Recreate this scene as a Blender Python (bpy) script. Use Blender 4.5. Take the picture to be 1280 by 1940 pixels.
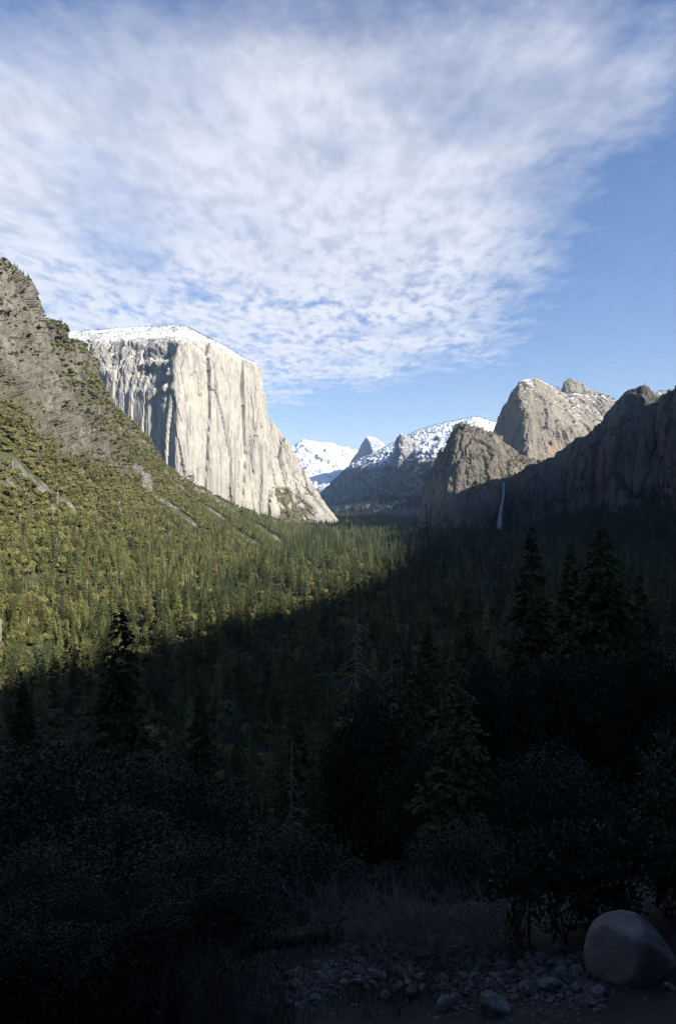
import bpy, math, random
import numpy as np

# ------------------------------------------------------------------ clear
for o in list(bpy.data.objects): bpy.data.objects.remove(o, do_unlink=True)
scene = bpy.context.scene
COL = scene.collection
R = random.Random(7)
RN = np.random.default_rng(7)

# ------------------------------------------------------------------ camera
F, HZ = 1120.0, 950.0            # focal length in photo pixels, horizon row
cam_d = bpy.data.cameras.new('camera'); cam = bpy.data.objects.new('camera', cam_d); COL.objects.link(cam)
cam_d.sensor_fit = 'VERTICAL'; cam_d.sensor_height = 36.0; cam_d.lens = 36.0*F/1940.0
cam_d.shift_y = (HZ-970.0)/1940.0
cam_d.clip_start = 0.1; cam_d.clip_end = 60000
cam.location = (0, 0, 0); cam.rotation_euler = (math.radians(90), 0, 0)
scene.camera = cam

# ------------------------------------------------------------------ sun, sky, exposure
SUN_EL = math.radians(27.0)
UH = np.array([0.80, -0.60])      # horizontal direction towards the sun
sd = np.array([UH[0]*math.cos(SUN_EL), UH[1]*math.cos(SUN_EL), math.sin(SUN_EL)])
sun_d = bpy.data.lights.new('sun', 'SUN'); sun = bpy.data.objects.new('sun', sun_d); COL.objects.link(sun)
sun_d.energy = 5.0; sun_d.angle = math.radians(0.53); sun_d.color = (1.0, 0.94, 0.85)
from mathutils import Vector
sun.rotation_euler = Vector(sd).to_track_quat('Z', 'Y').to_euler()
sun.location = (sd*3000).tolist()

scene.view_settings.view_transform = 'Standard'; scene.view_settings.look = 'None'
scene.view_settings.gamma = 1.0; scene.view_settings.use_curve_mapping = False
scene.view_settings.exposure = 1.40
SKY_STRENGTH = 0.062

world = bpy.data.worlds.new('World'); scene.world = world; world.use_nodes = True

class NT:
    """small helper to wire nodes"""
    def __init__(s, tree): s.t = tree; s.n = tree.nodes; s.l = tree.links
    def new(s, typ, **kw):
        n = s.n.new(typ)
        for k, v in kw.items(): setattr(n, k, v)
        return n
    def put(s, sock, v):
        if isinstance(v, bpy.types.NodeSocket): s.l.new(v, sock)
        elif v is not None:
            if isinstance(v, (tuple, list)) and len(v) == 3 and sock.type == 'RGBA': v = (*v, 1)
            sock.default_value = v
    def math(s, op, a, b=None, c=None, clamp=False):
        n = s.new('ShaderNodeMath', operation=op, use_clamp=clamp)
        for i, v in enumerate((a, b, c)):
            if v is not None: s.put(n.inputs[i], v)
        return n.outputs[0]
    def vmath(s, op, a, b=None):
        n = s.new('ShaderNodeVectorMath', operation=op); s.put(n.inputs[0], a)
        if b is not None: s.put(n.inputs[1], b)
        return n.outputs[0]
    def noise(s, vec, scale, detail=4, rough=0.55, dist=0.0):
        n = s.new('ShaderNodeTexNoise'); s.put(n.inputs['Vector'], vec); n.inputs['Scale'].default_value = scale
        n.inputs['Detail'].default_value = detail; n.inputs['Roughness'].default_value = rough; n.inputs['Distortion'].default_value = dist
        return n.outputs['Fac']
    def step(s, v, a, b, lo=0.0, hi=1.0):
        n = s.new('ShaderNodeMapRange', interpolation_type='SMOOTHSTEP'); s.put(n.inputs['Value'], v)
        for k, x in (('From Min', a), ('From Max', b), ('To Min', lo), ('To Max', hi)): s.put(n.inputs[k], x)
        return n.outputs[0]
    def mix(s, f, a, b, blend='MIX'):
        n = s.new('ShaderNodeMix', data_type='RGBA', blend_type=blend)
        s.put(n.inputs[0], f); s.put(n.inputs[6], a); s.put(n.inputs[7], b)
        return n.outputs[2]

w = NT(world.node_tree); w.n.clear()
sky = w.new('ShaderNodeTexSky', sky_type='NISHITA'); sky.sun_disc = False
sky.sun_elevation = SUN_EL; sky.sun_rotation = math.atan2(UH[0], UH[1])
sky.altitude = 1350; sky.air_density = 1.25; sky.dust_density = 2.2; sky.ozone_density = 4.5
tc = w.new('ShaderNodeTexCoord')
sep = w.new('ShaderNodeSeparateXYZ'); w.put(sep.inputs[0], tc.outputs['Generated'])
zc = w.math('MAXIMUM', sep.outputs[2], 0.02)
cu = w.math('DIVIDE', sep.outputs[0], zc); cv = w.math('DIVIDE', sep.outputs[1], zc)
comb = w.new('ShaderNodeCombineXYZ'); w.put(comb.inputs[0], cu); w.put(comb.inputs[1], cv)
PC = comb.outputs[0]                                    # point on a flat cloud deck, in units of its height
def cmap(sx, sy, rot=0.0, off=(0, 0, 0)):
    m = w.new('ShaderNodeMapping'); w.put(m.inputs[0], PC); m.inputs['Scale'].default_value = (sx, sy, 1)
    m.inputs['Rotation'].default_value = (0, 0, rot); m.inputs['Location'].default_value = off
    return m.outputs[0]
big = w.noise(cmap(1, 1, 0, (3.1, 7.4, 0)), 1.5, 4, 0.55)
edgen = w.noise(cmap(1, 1, 0, (9.0, 2.0, 0)), 2.2, 6, 0.65)
# distance inside the deck's right edge and its far edge
er = w.math('SUBTRACT', w.math('MULTIPLY_ADD', cv, 0.16, 0.56), cu)
ef = w.math('MULTIPLY', w.math('SUBTRACT', w.math('MULTIPLY_ADD', cu, -1.2, 5.9), cv), 0.24)
en = w.math('MULTIPLY', w.math('SUBTRACT', cv, 1.15), 1.5)      # the deck thins out towards overhead
inside = w.math('MINIMUM', w.math('MINIMUM', er, ef), en)
inside = w.math('ADD', inside, w.math('MULTIPLY', w.math('SUBTRACT', edgen, 0.5), 1.1))
sheet = w.step(inside, -0.22, 0.52)
cells = w.noise(cmap(1.0, 0.5, 0.0), 17.0, 5, 0.58, 0.1)
ripple = w.noise(cmap(1.0, 0.75, -0.12, (4, 1, 0)), 6.0, 5, 0.58, 0.25)
veil = w.noise(cmap(1.0, 0.7, 0.5, (1.5, 0.4, 0)), 1.6, 3, 0.45, 0.2)
tex = w.math('ADD', w.math('MULTIPLY', cells, 0.55), w.math('MULTIPLY', ripple, 0.45))
med = w.noise(cmap(1.0, 0.8, -0.1, (2.2, 5.1, 0)), 2.6, 5, 0.55, 0.2)
broken = w.math('ADD', w.math('MULTIPLY_ADD', med, 1.7, -0.26), w.math('MULTIPLY_ADD', tex, 4.3, -1.78), clamp=True)                         # cloudlets
nearness = w.step(cv, 1.7, 3.3, 0.03, 1.0)                           # far: rippled cloudlets, overhead: smooth veil
smooth = w.step(veil, 0.28, 0.58, 0.66, 1.0)
cover = w.math('ADD', w.math('MULTIPLY', broken, nearness), w.math('MULTIPLY', smooth, w.math('SUBTRACT', 1.0, nearness)))
holes = w.step(big, 0.26, 0.50, 0.55, 1.0)
alpha = w.math('MULTIPLY', w.math('MULTIPLY', cover, sheet), holes, clamp=True)
thick = w.math('MULTIPLY', alpha, w.step(veil, 0.45, 0.75, 0.90, 0.80))
thick = w.math('MULTIPLY', thick, w.step(sep.outputs[2], 0.03, 0.16))
thick = w.math('MAXIMUM', thick, w.math('MINIMUM', w.math('DIVIDE', 0.045, zc), 0.45))     # thin high veil, denser through a longer path
lit = w.step(tex, 0.36, 0.62, 0.84, 1.04)
ccol = w.mix(1.0, (5.5, 5.6, 6.1), lit, 'MULTIPLY')
hsv = w.new('ShaderNodeHueSaturation'); w.put(hsv.inputs['Color'], sky.outputs[0]); hsv.inputs['Saturation'].default_value = 1.18; hsv.inputs['Hue'].default_value = 0.508
skyc = w.mix(thick, hsv.outputs[0], ccol)
bg = w.new('ShaderNodeBackground'); w.put(bg.inputs[0], skyc); bg.inputs[1].default_value = SKY_STRENGTH
wo = w.new('ShaderNodeOutputWorld'); w.l.new(bg.outputs[0], wo.inputs[0])

cy = scene.cycles
cy.use_denoising = True
cy.max_bounces = 6; cy.diffuse_bounces = 3; cy.glossy_bounces = 2; cy.transmission_bounces = 3; cy.volume_bounces = 1; cy.transparent_max_bounces = 6

# ------------------------------------------------------------------ helpers
def P(px, py, d): return np.array([(px-640.0)/F*d, d, (HZ-py)/F*d])

def tag(o, label=None, cat=None, group=None, kind=None):
    if label: o['label'] = label
    if cat: o['category'] = cat
    if group: o['group'] = group
    if kind: o['kind'] = kind
    return o

def mesh_np(name, v, faces, mats=(), smooth=True, matidx=None, attrs=None):
    """faces: list of int arrays (n,3) and/or (n,4)"""
    if isinstance(faces, np.ndarray): faces = [faces]
    me = bpy.data.meshes.new(name)
    v = np.asarray(v, dtype=np.float32)
    me.vertices.add(len(v)); me.vertices.foreach_set('co', v.ravel())
    nl = sum(f.size for f in faces); nf = sum(len(f) for f in faces)
    me.loops.add(nl); me.polygons.add(nf)
    me.loops.foreach_set('vertex_index', np.concatenate([f.ravel() for f in faces]).astype(np.int32))
    tot = np.concatenate([np.full(len(f), f.shape[1]) for f in faces])
    st = np.concatenate([[0], np.cumsum(tot)[:-1]]).astype(np.int32)
    me.polygons.foreach_set('loop_start', st)
    me.polygons.foreach_set('use_smooth', np.full(nf, smooth))
    if matidx is not None: me.polygons.foreach_set('material_index', np.asarray(matidx, dtype=np.int32))
    for m in mats: me.materials.append(m)
    if attrs:
        for k, a in attrs.items():
            at = me.attributes.new(k, 'FLOAT', 'POINT'); at.data.foreach_set('value', np.asarray(a, dtype=np.float32).ravel())
    me.update(calc_edges=True); me.validate()
    return me

def obj(name, me, parent=None, loc=None):
    o = bpy.data.objects.new(name, me); COL.objects.link(o)
    if parent: o.parent = parent
    if loc is not None: o.location = tuple(float(a) for a in loc)
    return o

def empty(name, loc, rz=0.0, sc=1.0):
    o = bpy.data.objects.new(name, None); COL.objects.link(o); o.empty_display_size = 0.5
    o.location = tuple(float(a) for a in loc); o.rotation_euler = (0, 0, rz)
    o.scale = (sc, sc, sc) if np.isscalar(sc) else sc
    return o

# --- numpy gradient noise and cellular noise
_perm = np.concatenate([RN.permutation(512)]*3)
_g = RN.normal(size=(512, 3)); _g /= np.linalg.norm(_g, axis=1)[:, None]
def pn(p):
    p = np.asarray(p); i = np.floor(p).astype(np.int64); f = p-i; i &= 511
    u = f*f*f*(f*(f*6-15)+10); out = 0
    for dx in (0, 1):
        wx = u[..., 0] if dx else 1-u[..., 0]
        a = _perm[(i[..., 0]+dx) & 511]
        for dy in (0, 1):
            wy = u[..., 1] if dy else 1-u[..., 1]
            b = _perm[(a+i[..., 1]+dy) & 511]
            for dz in (0, 1):
                wz = u[..., 2] if dz else 1-u[..., 2]
                g = _g[_perm[(b+i[..., 2]+dz) & 511]]
                out = out+wx*wy*wz*(g[..., 0]*(f[..., 0]-dx)+g[..., 1]*(f[..., 1]-dy)+g[..., 2]*(f[..., 2]-dz))
    return out*1.6
def fbm(p, o=4, g=0.5, l=2.03):
    a, s, t = 1.0, 0, 0
    for k in range(o): s = s+a*pn(p+k*17.3); t += a; a *= g; p = p*l
    return s/t
def ridged(p, o=3, g=0.5):
    a, s, t = 1.0, 0, 0
    for k in range(o): s = s+a*(1-2*np.abs(pn(p+k*11.7))); t += a; a *= g; p = p*2.1
    return s/t
_rc = RN.random((512, 4))
def worley(p):
    p = np.asarray(p); i = np.floor(p).astype(np.int64)
    f1 = np.full(p.shape[:-1], 9.0); f2 = f1.copy(); rid = np.zeros(p.shape[:-1])
    for dx in (-1, 0, 1):
        for dy in (-1, 0, 1):
            for dz in (-1, 0, 1):
                c = i+np.array([dx, dy, dz]); h = _perm[(_perm[(_perm[c[..., 0] & 511]+c[..., 1]) & 511]+c[..., 2]) & 511]
                r = _rc[h]; d = np.linalg.norm(c+r[..., :3]-p, axis=-1)
                n = d < f1
                f2 = np.where(n, f1, np.minimum(f2, d)); rid = np.where(n, r[..., 3], rid); f1 = np.where(n, d, f1)
    return f1, f2, rid
def smooth01(x, a, b):
    t = np.clip((x-a)/(b-a), 0, 1); return t*t*(3-2*t)

def pchip(t, Y, q):
    """monotone cubic along axis 0"""
    t = np.asarray(t, float); h = np.diff(t); sh = (-1,)+(1,)*(Y.ndim-1)
    dl = np.diff(Y, axis=0)/h.reshape(sh); m = np.zeros_like(Y)
    a, b = dl[:-1], dl[1:]; w1 = (2*h[1:]+h[:-1]).reshape(sh); w2 = (h[1:]+2*h[:-1]).reshape(sh)
    with np.errstate(divide='ignore', invalid='ignore'):
        hm = (w1+w2)/(w1/a+w2/b)
    m[1:-1] = np.where(a*b > 0, hm, 0); m[0] = dl[0]; m[-1] = dl[-1]
    k = np.clip(np.searchsorted(t, q, side='right')-1, 0, len(h)-1)
    hh = h[k].reshape(sh); s = ((q-t[k])/h[k]).reshape(sh)
    return ((1+2*s)*(1-s)**2)*Y[k]+s*(1-s)**2*hh*m[k]+s*s*(3-2*s)*Y[k+1]+s*s*(s-1)*hh*m[k+1]

def loft_grid(cols, nu, nv, wv=None, wu=None):
    """cols: (C,K,3) control points, returns (nu,nv,3) plus row parameter in 0..K-1 per v"""
    A = np.array(cols, float)
    tu = np.concatenate([[0], np.cumsum(np.mean(np.linalg.norm(np.diff(A, axis=0), axis=2), axis=1))])
    tv = np.concatenate([[0], np.cumsum(np.mean(np.linalg.norm(np.diff(A, axis=1), axis=2), axis=0))])
    if wv is not None:                                  # relative density of rows per segment
        tv = np.concatenate([[0], np.cumsum(np.diff(tv)*np.array(wv))])
    if wu is not None: tu = np.concatenate([[0], np.cumsum(np.diff(tu)*np.array(wu))])
    B = pchip(tu, A, np.linspace(0, tu[-1], nu))
    qv = np.linspace(0, tv[-1], nv)
    G = pchip(tv, B.transpose(1, 0, 2), qv).transpose(1, 0, 2)
    row = np.interp(qv, tv, np.arange(len(tv)))
    return G, row
def grid_normals(G):
    du = np.gradient(G, axis=0); dv = np.gradient(G, axis=1); n = np.cross(du, dv)
    return n/np.maximum(np.linalg.norm(n, axis=2, keepdims=True), 1e-9)
def grid_faces(nu, nv, flip=False):
    i = np.arange(nu*nv).reshape(nu, nv)
    f = np.stack([i[:-1, :-1], i[1:, :-1], i[1:, 1:], i[:-1, 1:]], -1).reshape(-1, 4)
    return f[:, ::-1] if flip else f
def pix(G):
    d = np.maximum(G[..., 1], 1e-3); return 640+G[..., 0]/d*F, HZ-G[..., 2]/d*F

# ------------------------------------------------------------------ materials
def new_mat(name):
    m = bpy.data.materials.new(name); m.use_nodes = True; t = NT(m.node_tree); t.n.clear()
    out = t.new('ShaderNodeOutputMaterial'); b = t.new('ShaderNodeBsdfPrincipled'); t.l.new(b.outputs[0], out.inputs[0])
    b.inputs['Roughness'].default_value = 0.85; b.inputs['Specular IOR Level'].default_value = 0.25
    return m, t, b
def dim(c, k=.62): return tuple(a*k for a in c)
def simple_mat(name, c1, c2, scale, rough=0.85, bump=0.0, rand=0.0, k=.62):
    c1 = dim(c1, k); c2 = dim(c2, k)
    m, t, b = new_mat(name)
    co = t.new('ShaderNodeTexCoord').outputs['Object']
    col = t.mix(t.step(t.noise(co, scale, 5), 0.3, 0.7), c1, c2)
    if rand:
        r = t.new('ShaderNodeObjectInfo').outputs['Random']
        hs = t.new('ShaderNodeHueSaturation'); t.put(hs.inputs['Color'], col)
        t.put(hs.inputs['Value'], t.step(r, 0, 1, 1-rand, 1+rand))
        t.put(hs.inputs['Hue'], t.math('MULTIPLY_ADD', t.math('FRACT', t.math('MULTIPLY', r, 7.31)), 0.05*min(1, rand*2), 0.5-0.025*min(1, rand*2)))
        col = hs.outputs[0]
    t.put(b.inputs['Base Color'], col); b.inputs['Roughness'].default_value = rough; b.inputs['Specular IOR Level'].default_value = .12
    if bump:
        bn = t.new('ShaderNodeBump'); bn.inputs['Strength'].default_value = bump; bn.inputs['Distance'].default_value = 0.05
        t.put(bn.inputs['Height'], t.noise(co, scale*6, 5)); t.l.new(bn.outputs[0], b.inputs['Normal'])
    return m

def rock_mat(name, pale, mid, dark, sc=1.0, streak=0.6, snow=None, veg=None, warm=None, vegc=((0.05, 0.065, 0.025), (0.11, 0.10, 0.05)), bump=1.0, scree=False):
    pale, mid, dark = dim(pale), dim(mid), dim(dark); warm = dim(warm) if warm else None; vegc = (dim(vegc[0]), dim(vegc[1]))
    """granite: tone patches, vertical water streaks, ledge snow, brush; world metres"""
    m, t, b = new_mat(name)
    geo = t.new('ShaderNodeNewGeometry'); pos = geo.outputs['Position']
    nz = t.new('ShaderNodeSeparateXYZ'); t.put(nz.inputs[0], geo.outputs['Normal']); nz = nz.outputs[2]
    pz = t.new('ShaderNodeSeparateXYZ'); t.put(pz.inputs[0], pos); pz = pz.outputs[2]
    def mp(sx, sy, sz):
        n = t.new('ShaderNodeMapping'); t.put(n.inputs[0], pos); n.inputs['Scale'].default_value = (sx*sc, sy*sc, sz*sc); return n.outputs[0]
    patch = t.noise(mp(.0045, .0045, .003), 1, 5, .6, .4)
    fine = t.noise(mp(.06, .06, .03), 1, 6, .62)
    st1 = t.noise(mp(.022, .022, .0016), 1, 5, .6, .25)
    st2 = t.noise(mp(.075, .075, .004), 1, 4, .6, .2)
    c = t.mix(t.step(patch, .36, .64), mid, pale)
    c = t.mix(t.math('MULTIPLY', t.step(st1, .52, .70), streak), c, dark)
    c = t.mix(t.math('MULTIPLY', t.step(st2, .54, .72), streak*0.7), c, dark)
    if warm:
        wn = t.noise(mp(.006, .006, .0025), 1, 4, .6, .5)
        c = t.mix(t.step(wn, .56, .72, 0, .75), c, warm)
    c = t.mix(t.step(fine, .30, .72, .0, .40), c, dark)
    if scree:
        at = t.new('ShaderNodeAttribute', attribute_name='scree').outputs['Fac']
        sn = t.noise(mp(.25, .25, .25), 1, 4, .7)
        c = t.mix(at, c, t.mix(t.step(sn, .35, .65), (.20, .19, .175), (.125, .12, .11)))
        ag = t.new('ShaderNodeAttribute', attribute_name='veg').outputs['Fac']
        gn = t.noise(mp(.05, .05, .05), 1, 5, .65)
        c = t.mix(ag, c, t.mix(t.step(gn, .35, .65), (.10, .088, .053), (.038, .04, .019)))
    if veg:
        vn = t.noise(mp(.011, .011, .009), 1, 6, .68)
        vf = t.math('MULTIPLY', t.step(nz, veg[0], veg[1]), t.step(vn, veg[2]-.08, veg[2]+.08))
        vc = t.mix(t.step(t.noise(mp(.09, .09, .09), 1, 3), .35, .65), vegc[0], vegc[1])
        c = t.mix(vf, c, vc)
    rough = .9
    if snow:
        sn = t.noise(mp(.02, .02, .012), 1, 6, .68)
        k = t.math('ADD', nz, t.math('MULTIPLY', t.math('SUBTRACT', sn, .5), snow[3]))
        sf = t.math('MULTIPLY', t.step(k, snow[1], snow[2]), t.step(t.math('ADD', pz, t.math('MULTIPLY', t.math('SUBTRACT', patch, .5), 220)), snow[0]-50, snow[0]+70))
        c = t.mix(sf, c, (.60, .62, .66))
    t.put(b.inputs['Base Color'], c); b.inputs['Roughness'].default_value = rough; b.inputs['Specular IOR Level'].default_value = .15
    bn = t.new('ShaderNodeBump'); bn.inputs['Strength'].default_value = .9; bn.inputs['Distance'].default_value = 5.0/sc*bump
    h = t.math('ADD', fine, t.math('MULTIPLY', st2, .9))
    t.put(bn.inputs['Height'], h); t.l.new(bn.outputs[0], b.inputs['Normal'])
    return m

M = {}
M['cap'] = rock_mat('pale_granite', (.53, .49, .415), (.42, .39, .34), (.15, .146, .142), 1.0, .75, snow=(600, .72, .92, .95), scree=True)
M['capdark'] = M['cap']
M['hill'] = rock_mat('weathered_hill_rock', (.29, .27, .225), (.175, .162, .132), (.06, .056, .05), 2.0, .65, veg=(.25, .60, .46), scree=True, bump=1.2)
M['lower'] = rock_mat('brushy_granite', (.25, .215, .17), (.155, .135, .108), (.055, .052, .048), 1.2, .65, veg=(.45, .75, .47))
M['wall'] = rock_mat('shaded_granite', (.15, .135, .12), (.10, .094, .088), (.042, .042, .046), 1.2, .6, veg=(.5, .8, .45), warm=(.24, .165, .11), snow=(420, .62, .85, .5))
M['middle'] = rock_mat('tan_granite', (.34, .295, .235), (.23, .205, .168), (.09, .083, .075), 1.1, .6, veg=(.5, .8, .58), warm=(.46, .29, .16), snow=(520, .70, .90, .8))
M['far'] = rock_mat('far_rock', (.34, .33, .32), (.22, .22, .22), (.08, .085, .08), .55, .55, snow=(450, .52, .74, .7), veg=(.3, .7, .40), vegc=((.025, .035, .025), (.05, .055, .04)))
M['snowmt'] = rock_mat('snow_mountain', (.34, .34, .36), (.24, .24, .26), (.10, .10, .11), .3, .4, snow=(250, .36, .60, .6))
M['dome'] = rock_mat('half_dome_rock', (.36, .35, .34), (.27, .27, .27), (.13, .13, .14), .5, .6, snow=(300, .52, .70, .3))
M['floor'] = simple_mat('forest_floor', (.055, .045, .028), (.10, .085, .05), .05, .95)
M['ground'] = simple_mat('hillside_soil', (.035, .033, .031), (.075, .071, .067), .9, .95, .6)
M['bark'] = simple_mat('bark', (.07, .048, .032), (.13, .095, .065), 3.0, .95, .5)
M['deadwood'] = simple_mat('grey_deadwood', (.16, .145, .125), (.28, .255, .225), 4.0, .9, .3, k=.75)
M['conifer'] = simple_mat('conifer_needles', (.042, .060, .024), (.098, .115, .042), .35, .8, 0, .5)
M['conifer2'] = simple_mat('yellowgreen_needles', (.105, .12, .038), (.20, .20, .068), .35, .8, 0, .45)
M['oak'] = simple_mat('oak_leaves', (.125, .128, .042), (.225, .205, .072), .4, .8, 0, .42)
M['brush'] = simple_mat('dry_brush', (.12, .105, .06), (.20, .175, .115), .8, .9, 0, .3)
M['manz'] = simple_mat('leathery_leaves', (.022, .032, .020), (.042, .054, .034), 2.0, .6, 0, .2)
M['leaf'] = simple_mat('grey_green_leaves', (.06, .085, .06), (.11, .14, .10), 3.0, .6, 0, .2, k=1.0)
M['rock'] = simple_mat('field_stone', (.12, .12, .12), (.26, .256, .25), 3.0, .9, .6, .3, k=1.0)
M['boulder'] = simple_mat('smooth_boulder', (.15, .142, .132), (.24, .225, .205), 2.2, .9, .35, k=1.0)
M['twig'] = simple_mat('bleached_twigs', (.20, .18, .165), (.34, .315, .29), 8.0, .9, k=1.0)
M['grass'] = simple_mat('dry_grass', (.07, .062, .035), (.13, .115, .07), 6.0, .9, k=1.0)
mw, tw, bw = new_mat('falling_water')
co = tw.new('ShaderNodeTexCoord').outputs['Object']
mpw = tw.new('ShaderNodeMapping'); tw.put(mpw.inputs[0], co); mpw.inputs['Scale'].default_value = (.5, .5, .03)
tw.put(bw.inputs['Base Color'], (.60, .63, .67)); tw.put(bw.inputs['Alpha'], tw.step(tw.noise(mpw.outputs[0], 1, 5),   .3, .7, .12, .75))
bw.inputs['Roughness'].default_value = .6
M['water'] = mw

# ------------------------------------------------------------------ ground
FLOOR = -150.0
CREST = np.array([[250, -1700, 620], [560, -800, 515], [794, -260, 493], [1024, -117, 543], [1231, -44, 616], [1698, 390, 845], [1869, 1790, 930]], float)
CK = np.array([.63, .63, .635, .635, .66, .82, .86])
def ground_raw(x, y):
    best = np.full(np.shape(x), -1e9)
    nz = fbm(np.stack([x/260, y/260, np.zeros_like(x)+.5], -1), 4)
    for a, b, ka, kb in zip(CREST[:-1], CREST[1:], CK[:-1], CK[1:]):
        ab = b[:2]-a[:2]; L = ab@ab
        t = np.clip(((x-a[0])*ab[0]+(y-a[1])*ab[1])/L, 0, 1)
        d = np.hypot(x-a[0]-t*ab[0], y-a[1]-t*ab[1]); k = ka+(kb-ka)*t
        best = np.maximum(best, a[2]+(b[2]-a[2])*t-k*np.sqrt(d*d+900)+19)
    best = best+nz*26+13*fbm(np.stack([x/55, y/55, np.zeros_like(x)+7.5], -1), 3)*smooth01(best, 250, 420)
    fl = FLOOR+2.5*fbm(np.stack([x/120, y/120, np.zeros_like(x)], -1), 3)
    s = 14.0; m = np.maximum(best, fl)
    return m+s*np.log(np.exp((best-m)/s)+np.exp((fl-m)/s))-s*.02
_z0 = float(ground_raw(np.zeros(1), np.zeros(1))[0])
def ground(x, y):
    x = np.asarray(x, float); y = np.asarray(y, float); r = np.hypot(x, y)
    g = ground_raw(x, y)+(-1.9-_z0)*np.exp(-(r/260)**2)
    yp = np.maximum(y, 0)
    prof = -.42*np.minimum(yp, 6.5)-.74*np.clip(yp-6.5, 0, 50)-.45*np.maximum(yp-56.5, 0)
    carve = -1.9+prof+.10*x+1.25*np.maximum(x-.64*yp-30, 0)+6*fbm(np.stack([x/45, y/45, x*0+4], -1), 3)*smooth01(r, 15, 80)
    fl = FLOOR+2.5*fbm(np.stack([x/120, y/120, x*0], -1), 3)
    g = np.where(y > 0, np.minimum(g, np.maximum(carve, fl)), g)
    loc = -1.9+.15*x-.42*np.minimum(y, 6.5)-.74*np.maximum(y-6.5, 0)+.10*fbm(np.stack([x/1.6, y/1.6, x*0], -1), 3)+.02*fbm(np.stack([x/.25, y/.25, x*0], -1), 2)
    k = smooth01(r, 9, 40)
    return loc*(1-k)+g*k
def ground_near(x, y):
    """the same surface within nine metres of the viewpoint"""
    return -1.9+.15*x-.42*np.minimum(y, 6.5)-.74*np.maximum(y-6.5, 0)+.10*fbm(np.stack([x/1.6, y/1.6, x*0], -1), 3)+.02*fbm(np.stack([x/.25, y/.25, x*0], -1), 2)
def hit_many(px, py):
    """walk along pixels' rays to the ground near the viewpoint"""
    a = (np.asarray(px, float)-640)/F; b = (HZ-np.asarray(py, float))/F; den = np.minimum(b-.15*a+.42, -.05)
    d = np.clip(-1.9/den, 1.5, 8.8)
    for _ in range(3): d = np.clip(d+(ground_near(a*d, d)-b*d)/den, 1.5, 8.8)
    return np.stack([a*d, d, ground_near(a*d, d)], -1)
def hit_fast(px, py): return hit_many(np.array([px]), np.array([py]))[0]
hit_ground = hit_fast

nr, na = 300, 420
rr = np.concatenate([[0.0], np.geomspace(.6, 19500, nr-1)]); aa = np.linspace(0, 2*math.pi, na, endpoint=False)
# finer in front of the camera
aa = aa+0.55*np.sin(2*(aa-math.pi/2))*-.35
GX = rr[:, None]*np.cos(aa)[None]; GY = rr[:, None]*np.sin(aa)[None]
GZ = ground(GX, GY)
gi = np.arange(nr*na).reshape(nr, na); gj = np.roll(gi, -1, axis=1)
gf = np.stack([gi[:-1], gi[1:], gj[1:], gj[:-1]], -1).reshape(-1, 4)
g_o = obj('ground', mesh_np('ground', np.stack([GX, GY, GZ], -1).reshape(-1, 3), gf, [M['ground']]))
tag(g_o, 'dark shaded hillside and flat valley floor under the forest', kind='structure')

# ------------------------------------------------------------------ cliffs and mountains
def rock_object(name, G, mat, label, flip=False, attrs=None, smooth=True):
    nu, nv = G.shape[:2]
    o = obj(name, mesh_np(name, G.reshape(-1, 3), grid_faces(nu, nv, flip), [mat], smooth, None, attrs))
    return tag(o, label, kind='structure')
def s3(G, a, b, c, off=0.0): return G/np.array([a, b, c])+off

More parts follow.
